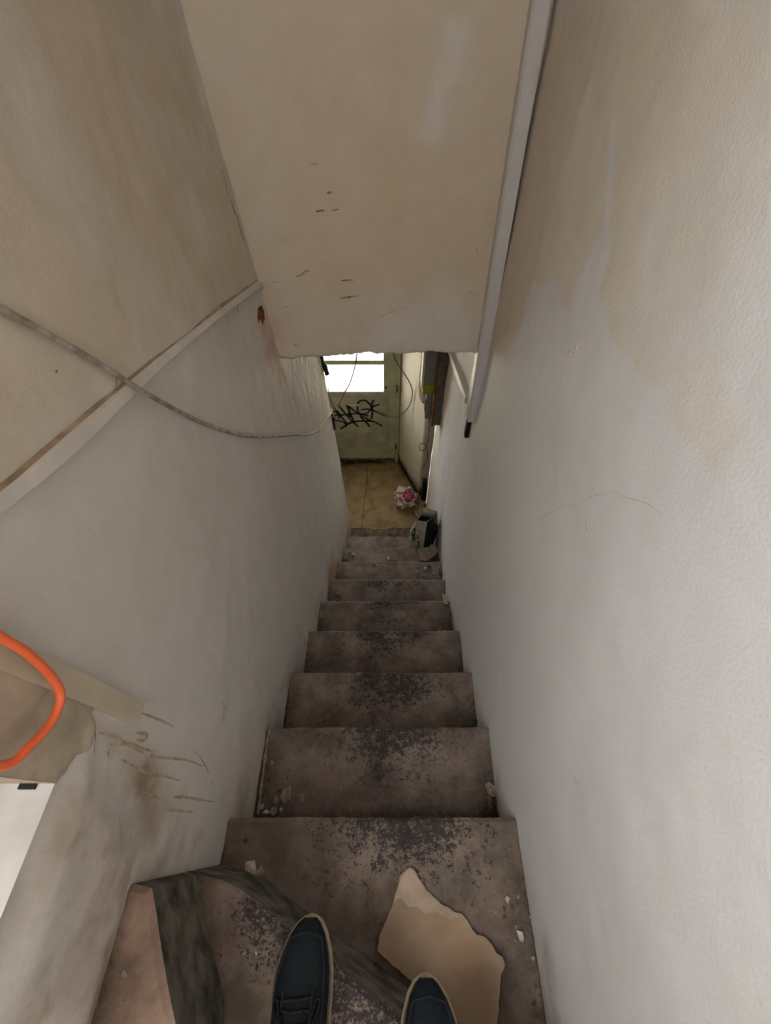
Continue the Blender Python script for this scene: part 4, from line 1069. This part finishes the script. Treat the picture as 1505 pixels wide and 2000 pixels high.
dark0, dark1 = 50, 62
bag_part('printed_side', [k % nseg for k in range(dark1, dark0 + nseg + 1)] if False else list(range(5, 45)), M['bag_white'])
bag_part('dark_side', list(range(44, 62)), M['bag_dark'])
vs = [bag_pt(k, 0) for k in range(nseg)]; put(mesh('bag_bottom', vs, [tuple(range(nseg))], M['bag_dark']), bag)
bag_part('inner_lining', list(range(0, nseg + 1)), M['bag_white'], 0.006, 12, rows)
vs = [bag_pt(k, 15, 0.006) + Vector((0, 0, 0.02 * (random.random() - 0.5))) for k in range(nseg)]
put(mesh('bag_contents', vs + [sum(vs, Vector()) / nseg + Vector((0, 0, 0.03))], [(k, (k + 1) % nseg, nseg) for k in range(nseg)], M['bag_dark']), bag)
# printing on the bag: a slanting device and bold letters running up its edge
def bag_face(u, t):           # u across the near face (k between 30 and 46), t up
    xx = -0.93 + 1.30 * u; k = (2 * math.pi - math.acos(math.copysign(abs(xx) ** 2.222, xx))) / (2 * math.pi) * nseg; k0 = int(math.floor(k)); f = k - k0; r = t * (rows - 1); r0 = min(rows - 2, int(r)); g = r - r0
    a = bag_pt(k0, r0).lerp(bag_pt(k0 + 1, r0), f); b = bag_pt(k0, r0 + 1).lerp(bag_pt(k0 + 1, r0 + 1), f)
    return a.lerp(b, g) + Vector((-0.0018, -0.0032, 0))
def ink(pts, w):
    ribbon('bag_print', [bag_face(*q) for q in pts], w * 1.3, (-0.5, -0.86, 0), M['bag_ink'], bag, 0.0025, 0.05, False, taper=False)
ink([(0.18, 0.80), (0.30, 0.70), (0.42, 0.56), (0.46, 0.50)], 0.007); ink([(0.14, 0.64), (0.26, 0.52), (0.38, 0.42)], 0.006); ink([(0.18, 0.80), (0.14, 0.64)], 0.004)
ink([(0.22, 0.64), (0.34, 0.60)], 0.010); ink([(0.50, 0.66), (0.58, 0.58)], 0.006); ink([(0.62, 0.74), (0.70, 0.76)], 0.012)
letters = {'F': [((0, 0), (0, 1)), ((0, 1), (0.7, 1)), ((0, 0.55), (0.55, 0.55))], 'L': [((0, 1), (0, 0)), ((0, 0), (0.7, 0))], 'E': [((0, 0), (0, 1)), ((0, 1), (0.7, 1)), ((0, 0.5), (0.6, 0.5)), ((0, 0), (0.7, 0))]}
t_ = 0.26
for ch in 'FLE':
    for (a, b), (c, d_) in letters[ch]:
        # letters lie on their side, reading up the bag
        ink([(0.86 - 0.16 * b, t_ + 0.085 * a), (0.86 - 0.16 * d_, t_ + 0.085 * c)], 0.0075)
    t_ += 0.095
ink([(0.72, 0.20), (0.90, 0.20)], 0.022)

def crumple(name, cen, rad, label, cat, seed, squash=0.75):
    bm = bmesh.new(); bmesh.ops.create_icosphere(bm, subdivisions=5, radius=1.0)
    from mathutils import noise as mn
    cols = []; vs = []
    for v in bm.verts:
        d = v.co.normalized(); off = Vector((seed, seed * 2, seed * 3))
        rr = 0.86 + 0.42 * mn.noise(d * 1.8 + off) + 0.30 * abs(mn.noise(d * 3.6 + off)) + 0.10 * mn.noise(d * 9 + off)
        p = d * rr * rad; p.z *= squash
        p.z = max(p.z, -0.05)
        vs.append(p + Vector(cen))
        m_ = mn.noise(d * 2.6 + off * 1.7)
        pk = d.dot(Vector((0.35, -0.25, 0.9)))
        if pk > 0.80 or (m_ > 0.22 and d.z > -0.2): cols.append((0.24, 0.022, 0.065) if mn.noise(d * 7 + off) > -0.15 else (0.42, 0.13, 0.18))
        elif m_ < -0.42: cols.append((0.05, 0.03, 0.03))
        else: cols.append((0.52, 0.45, 0.36))
    fs = [[v.index for v in f.verts] for f in bm.faces]; bm.free()
    o = mesh(name, vs, fs, M['crumple'], None, False, None, None, np.array(cols)); return tag(o, label, cat)
p = onZ(790, 973, -3.07 + 0.055)
crumple('crumpled_wrapper', (p.x, p.y, 0.062), 0.112, 'crumpled pink and white plastic wrapper on the hall floor', 'wrapper', 3.3)
# stick, offcuts by the niche
a = onZ(806, 992, -3.05); b = onZ(818, 1012, -3.03)
o = tube('wooden_stick', [a, a.lerp(b, 0.5), b], 0.006, M['paper_pale'], None, 4, 6); tag(o, 'thin pale stick between the pink wrapper and the bag', 'stick')
p = onZ(816, 964, -3.06)
def rock(name, cen, r, mat, label, cat, group=None, flat=0.6):
    bm = bmesh.new()
    for _ in range(11):
        d = Vector((random.gauss(0, 1), random.gauss(0, 1), random.gauss(0, 1))).normalized()
        bm.verts.new((d.x * r * random.uniform(0.7, 1.1), d.y * r * random.uniform(0.6, 1.0), d.z * r * flat))
    bmesh.ops.convex_hull(bm, input=list(bm.verts)); 
    for v in [v for v in bm.verts if not v.link_faces]: bm.verts.remove(v)
    o = bm_obj(name, bm, mat); zmin = min(v.co.z for v in o.data.vertices)
    o.location = (cen[0], cen[1], cen[2] - zmin - 0.001); o.rotation_euler.z = random.uniform(0, 6)
    return tag(o, label, cat, group)
rock('broken_plaster', (p.x, p.y, 0.006), 0.016, M['chip_white'], 'pale plaster lump at the foot of the angled wall', 'plaster')
p = onZ(827, 984, -3.05)
box_ = rock('brick_offcut', (p.x, p.y, 0.005), 0.028, simple('brick_red', (0.30, 0.13, 0.05), 0.9, 0.1, 0.2, 40), 'small orange brick offcut by the niche', 'brick')
bo_ = empty('black_bottle', (0.335, 2.19, 0.004)); tag(bo_, 'small black bottle standing in the niche behind the bag', 'bottle')
def lathe(name, prof, cen, mat, root, seg=18):
    vs = []; fs = []
    for r, z in prof:
        for k in range(seg): vs.append((cen[0] + r * math.cos(2 * math.pi * k / seg), cen[1] + r * math.sin(2 * math.pi * k / seg), cen[2] + z))
    for i in range(len(prof) - 1):
        for k in range(seg): fs.append((i * seg + k, i * seg + (k + 1) % seg, (i + 1) * seg + (k + 1) % seg, (i + 1) * seg + k))
    fs.append(tuple(reversed(range(seg)))); fs.append(tuple((len(prof) - 1) * seg + k for k in range(seg)))
    return put(mesh(name, vs, fs, mat, None, True), root)
lathe('bottle_body', [(0.026, 0), (0.030, 0.004), (0.030, 0.10), (0.022, 0.125), (0.011, 0.14), (0.011, 0.16)], (0.318, 2.19, 0.001), M['black'], bo_)
lathe('bottle_cap', [(0.013, 0.158), (0.013, 0.178), (0.011, 0.181)], (0.318, 2.19, 0.001), M['bag_white'], bo_)
pipe = empty('black_pipe', (0.335, 2.45, 0)); tag(pipe, 'black pipe stub rising in the narrow niche', 'pipe')
tube('pipe_run', [(0.335, 2.45, 0.0), (0.335, 2.45, 0.12), (0.334, 2.452, 0.22), (0.330, 2.458, 0.27)], 0.020, M['black'], pipe)
tube('pipe_collar', [(0.335, 2.45, 0.0), (0.335, 2.45, 0.03)], 0.026, M['black'], pipe, curve=False)
# black edging along the foot of the angled wall
o = None
vs = []; fs = []
for k in range(15):
    s = 0.52 * k / 14; a = angpt(s, 0.014, 0.004); h = 0.028 + 0.012 * float(vnoise(k * 0.6, 1, 1, 2))
    b = angpt(s, -0.002, 0.004); vs += [a, a + Vector((0, 0, h)), b + Vector((0, 0, h)), b]
for k in range(14):
    for j in range(4): fs.append((k * 4 + j, k * 4 + (j + 1) % 4, k * 4 + 4 + (j + 1) % 4, k * 4 + 4 + j))
fs += [(0, 1, 2, 3), (59, 58, 57, 56)]
o = mesh('baseboard_angled', vs, fs, M['black']); tag(o, 'black broken skirting along the angled hall wall', kind='structure')

# ------------------------------------------------------------------ plaster chips lying on the steps
def chip(x, y, step, px, mat, label, group, flat=0.45):
    zr = (STEPZ[step] - CZ) if step >= 0 else ((W1Z if step == -1 else W2Z) - CZ)
    p = onZ(x, y, zr + 0.004); d = (p - Vector((0, 0, CZ))).dot(Vector((0, math.cos(PITCH), -math.sin(PITCH))))
    return rock('plaster_chip', (p.x, p.y, zr + CZ + 0.001), max(0.003, 1.3 * px * d / FPX / 2), M[mat], label, 'plaster chip', group, flat)
for x, y, s in [(990, 1757, 11), (1000, 1770, 8), (1013, 1752, 6), (966, 1740, 6), (968, 1780, 7), (985, 1775, 9), (1015, 1828, 16), (1037, 1790, 9), (985, 1790, 7), (1008, 1812, 7), (1042, 1955, 12), (1018, 1600 + 60, 6), (1030, 1690, 6), (1040, 1870, 8), (1006, 1838, 6)]:
    chip(x, y, 0, s, random.choice(['chip', 'chip', 'chip_white', 'chip_dark']), 'small plaster chip scattered along the right of the top step', 'chips on the right of the top step')
for x, y, s, m in [(487, 1697, 26, 'chip_white'), (508, 1705, 16, 'chip'), (480, 1640, 12, 'chip_dark')]:
    chip(x, y, 0, s, m, {26: 'pale pointed plaster shard in the left corner of the top step', 16: 'short blocky plaster chip beside the pointed shard', 12: 'dark dirt lump against the wall left of the top step'}[s], None, 0.35)
for x, y, s in [(523, 1500, 11), (530, 1490, 8), (526, 1522, 9), (538, 1560, 14), (533, 1585, 14), (520, 1587, 12), (550, 1583, 9), (512, 1575, 10), (560, 1518, 6), (545, 1545, 8)]:
    chip(x, y, 1, s, random.choice(['chip', 'chip_dark', 'chip_dark', 'chip_white']), 'small rubble chip in the left corner of the second step', 'rubble left on the second step')
chip(562, 1553, 1, 30, 'chip', 'broad pale tile fragment on the left of the second step', None, 0.22)
chip(586, 1557, 1, 18, 'chip', 'narrow tan splinter right of the broad tile fragment', None, 0.25)
chip(955, 1572, 1, 34, 'chip_dark', 'large brown plaster lump in the right corner of the second step', None, 0.4)
chip(960, 1543, 1, 24, 'chip', 'rounded tan plaster lump above the large brown one', None, 0.5)
for x, y, s, st in [(935, 1410, 12, 2), (945, 1418, 9, 2), (925, 1400, 7, 2)]:
    chip(x, y, st, s, 'chip_dark', 'dark crumb at the right wall end of the third step', 'crumbs right on the third step')
for x, y, s in [(838, 1106, 7), (860, 1118, 10), (858, 1112, 6), (846, 1120, 6), (830, 1110, 5), (866, 1124, 7), (815, 1118, 6), (852, 1127, 7), (825, 1124, 5)]:
    chip(x, y, 6, s, random.choice(['chip', 'chip_white', 'chip_dark']), 'small rubble chip on the right of the seventh step', 'rubble right on the seventh step')
for x, y, s in [(658, 1160, 8), (665, 1163, 7), (830, 1168, 6), (822, 1164, 5)]:
    chip(x, y, 5, s, 'chip', 'small tan chip on the sixth step', 'chips on the sixth step')
chip(757, 1091, 7, 8, 'chip_white', 'single bright chip in the middle of the eighth step', None)
chip(628, 1201, 4, 9, 'chip', 'single tan chip at the left end of the fifth step', None)
for x, y, s in [(655, 1175, 6), (690, 1083, 7), (675, 1090, 8), (682, 1080, 6)]:
    chip(x, y, 7 if y < 1100 else 5, s, 'chip', 'little chip at the left end of a lower step', 'chips left on the lower steps')
for x, y, s, m in [(500, 1863, 7, 'chip_white'), (476, 1862, 8, 'chip'), (540, 1915, 9, 'chip')]:
    chip(x, y, -1, s, m, {7: 'tiny bright crumb left of the shoe on the winder step', 8: 'tan crumb on the middle of the winder step', 9: 'tan crumb touching the side of the lower shoe'}[s], None)
chip(240, 1905, -2, 12, 'chip', 'pale crumb on the pinkish upper winder step', None, 0.4)

# fine grit: nobody could count it
vs = []; fs = []
rg = random.Random(5)
def grit(x, y, z, r):
    b = len(vs); a = rg.uniform(0, 6)
    for k in range(3): vs.append((x + r * math.cos(a + k * 2.1), y + r * math.sin(a + k * 2.1) * rg.uniform(0.5, 1), z - 0.001))
    vs.append((x + rg.uniform(-.3, .3) * r, y, z + r * 0.8))
    fs.extend([(b, b + 1, b + 3), (b + 1, b + 2, b + 3), (b + 2, b, b + 3)])
for i in range(9):
    y1 = NOSE[i]; y0 = NOSE[i - 1] if i else -0.28
    xl = float(XL(y1, STEPZ[i] - CZ)); xr = float(XR(y1, 0))
    for _ in range(420):
        m = rg.random()
        if m < 0.35: x = xr - abs(rg.gauss(0, 0.06)) - 0.006
        elif m < 0.6: x = xl + abs(rg.gauss(0, 0.05)) + 0.006
        else: x = rg.uniform(xl + 0.01, xr - 0.01)
        y = rg.uniform(y0 + 0.012, y1 - 0.02) if rg.random() < 0.6 else y0 + 0.012 + abs(rg.gauss(0, 0.03))
        if y > y1 - 0.015: continue
        if i == 0 and y < -0.08 - (x + 0.37) * 0.46 + 0.02: continue
        grit(x, y, STEPZ[i], rg.choice([0.0014, 0.002, 0.0026, 0.0035]))
o = mesh('grit', vs, fs, M['chip'], stairs); tag(o, 'fine tan grit and crumbs strewn over the steps', kind='stuff')
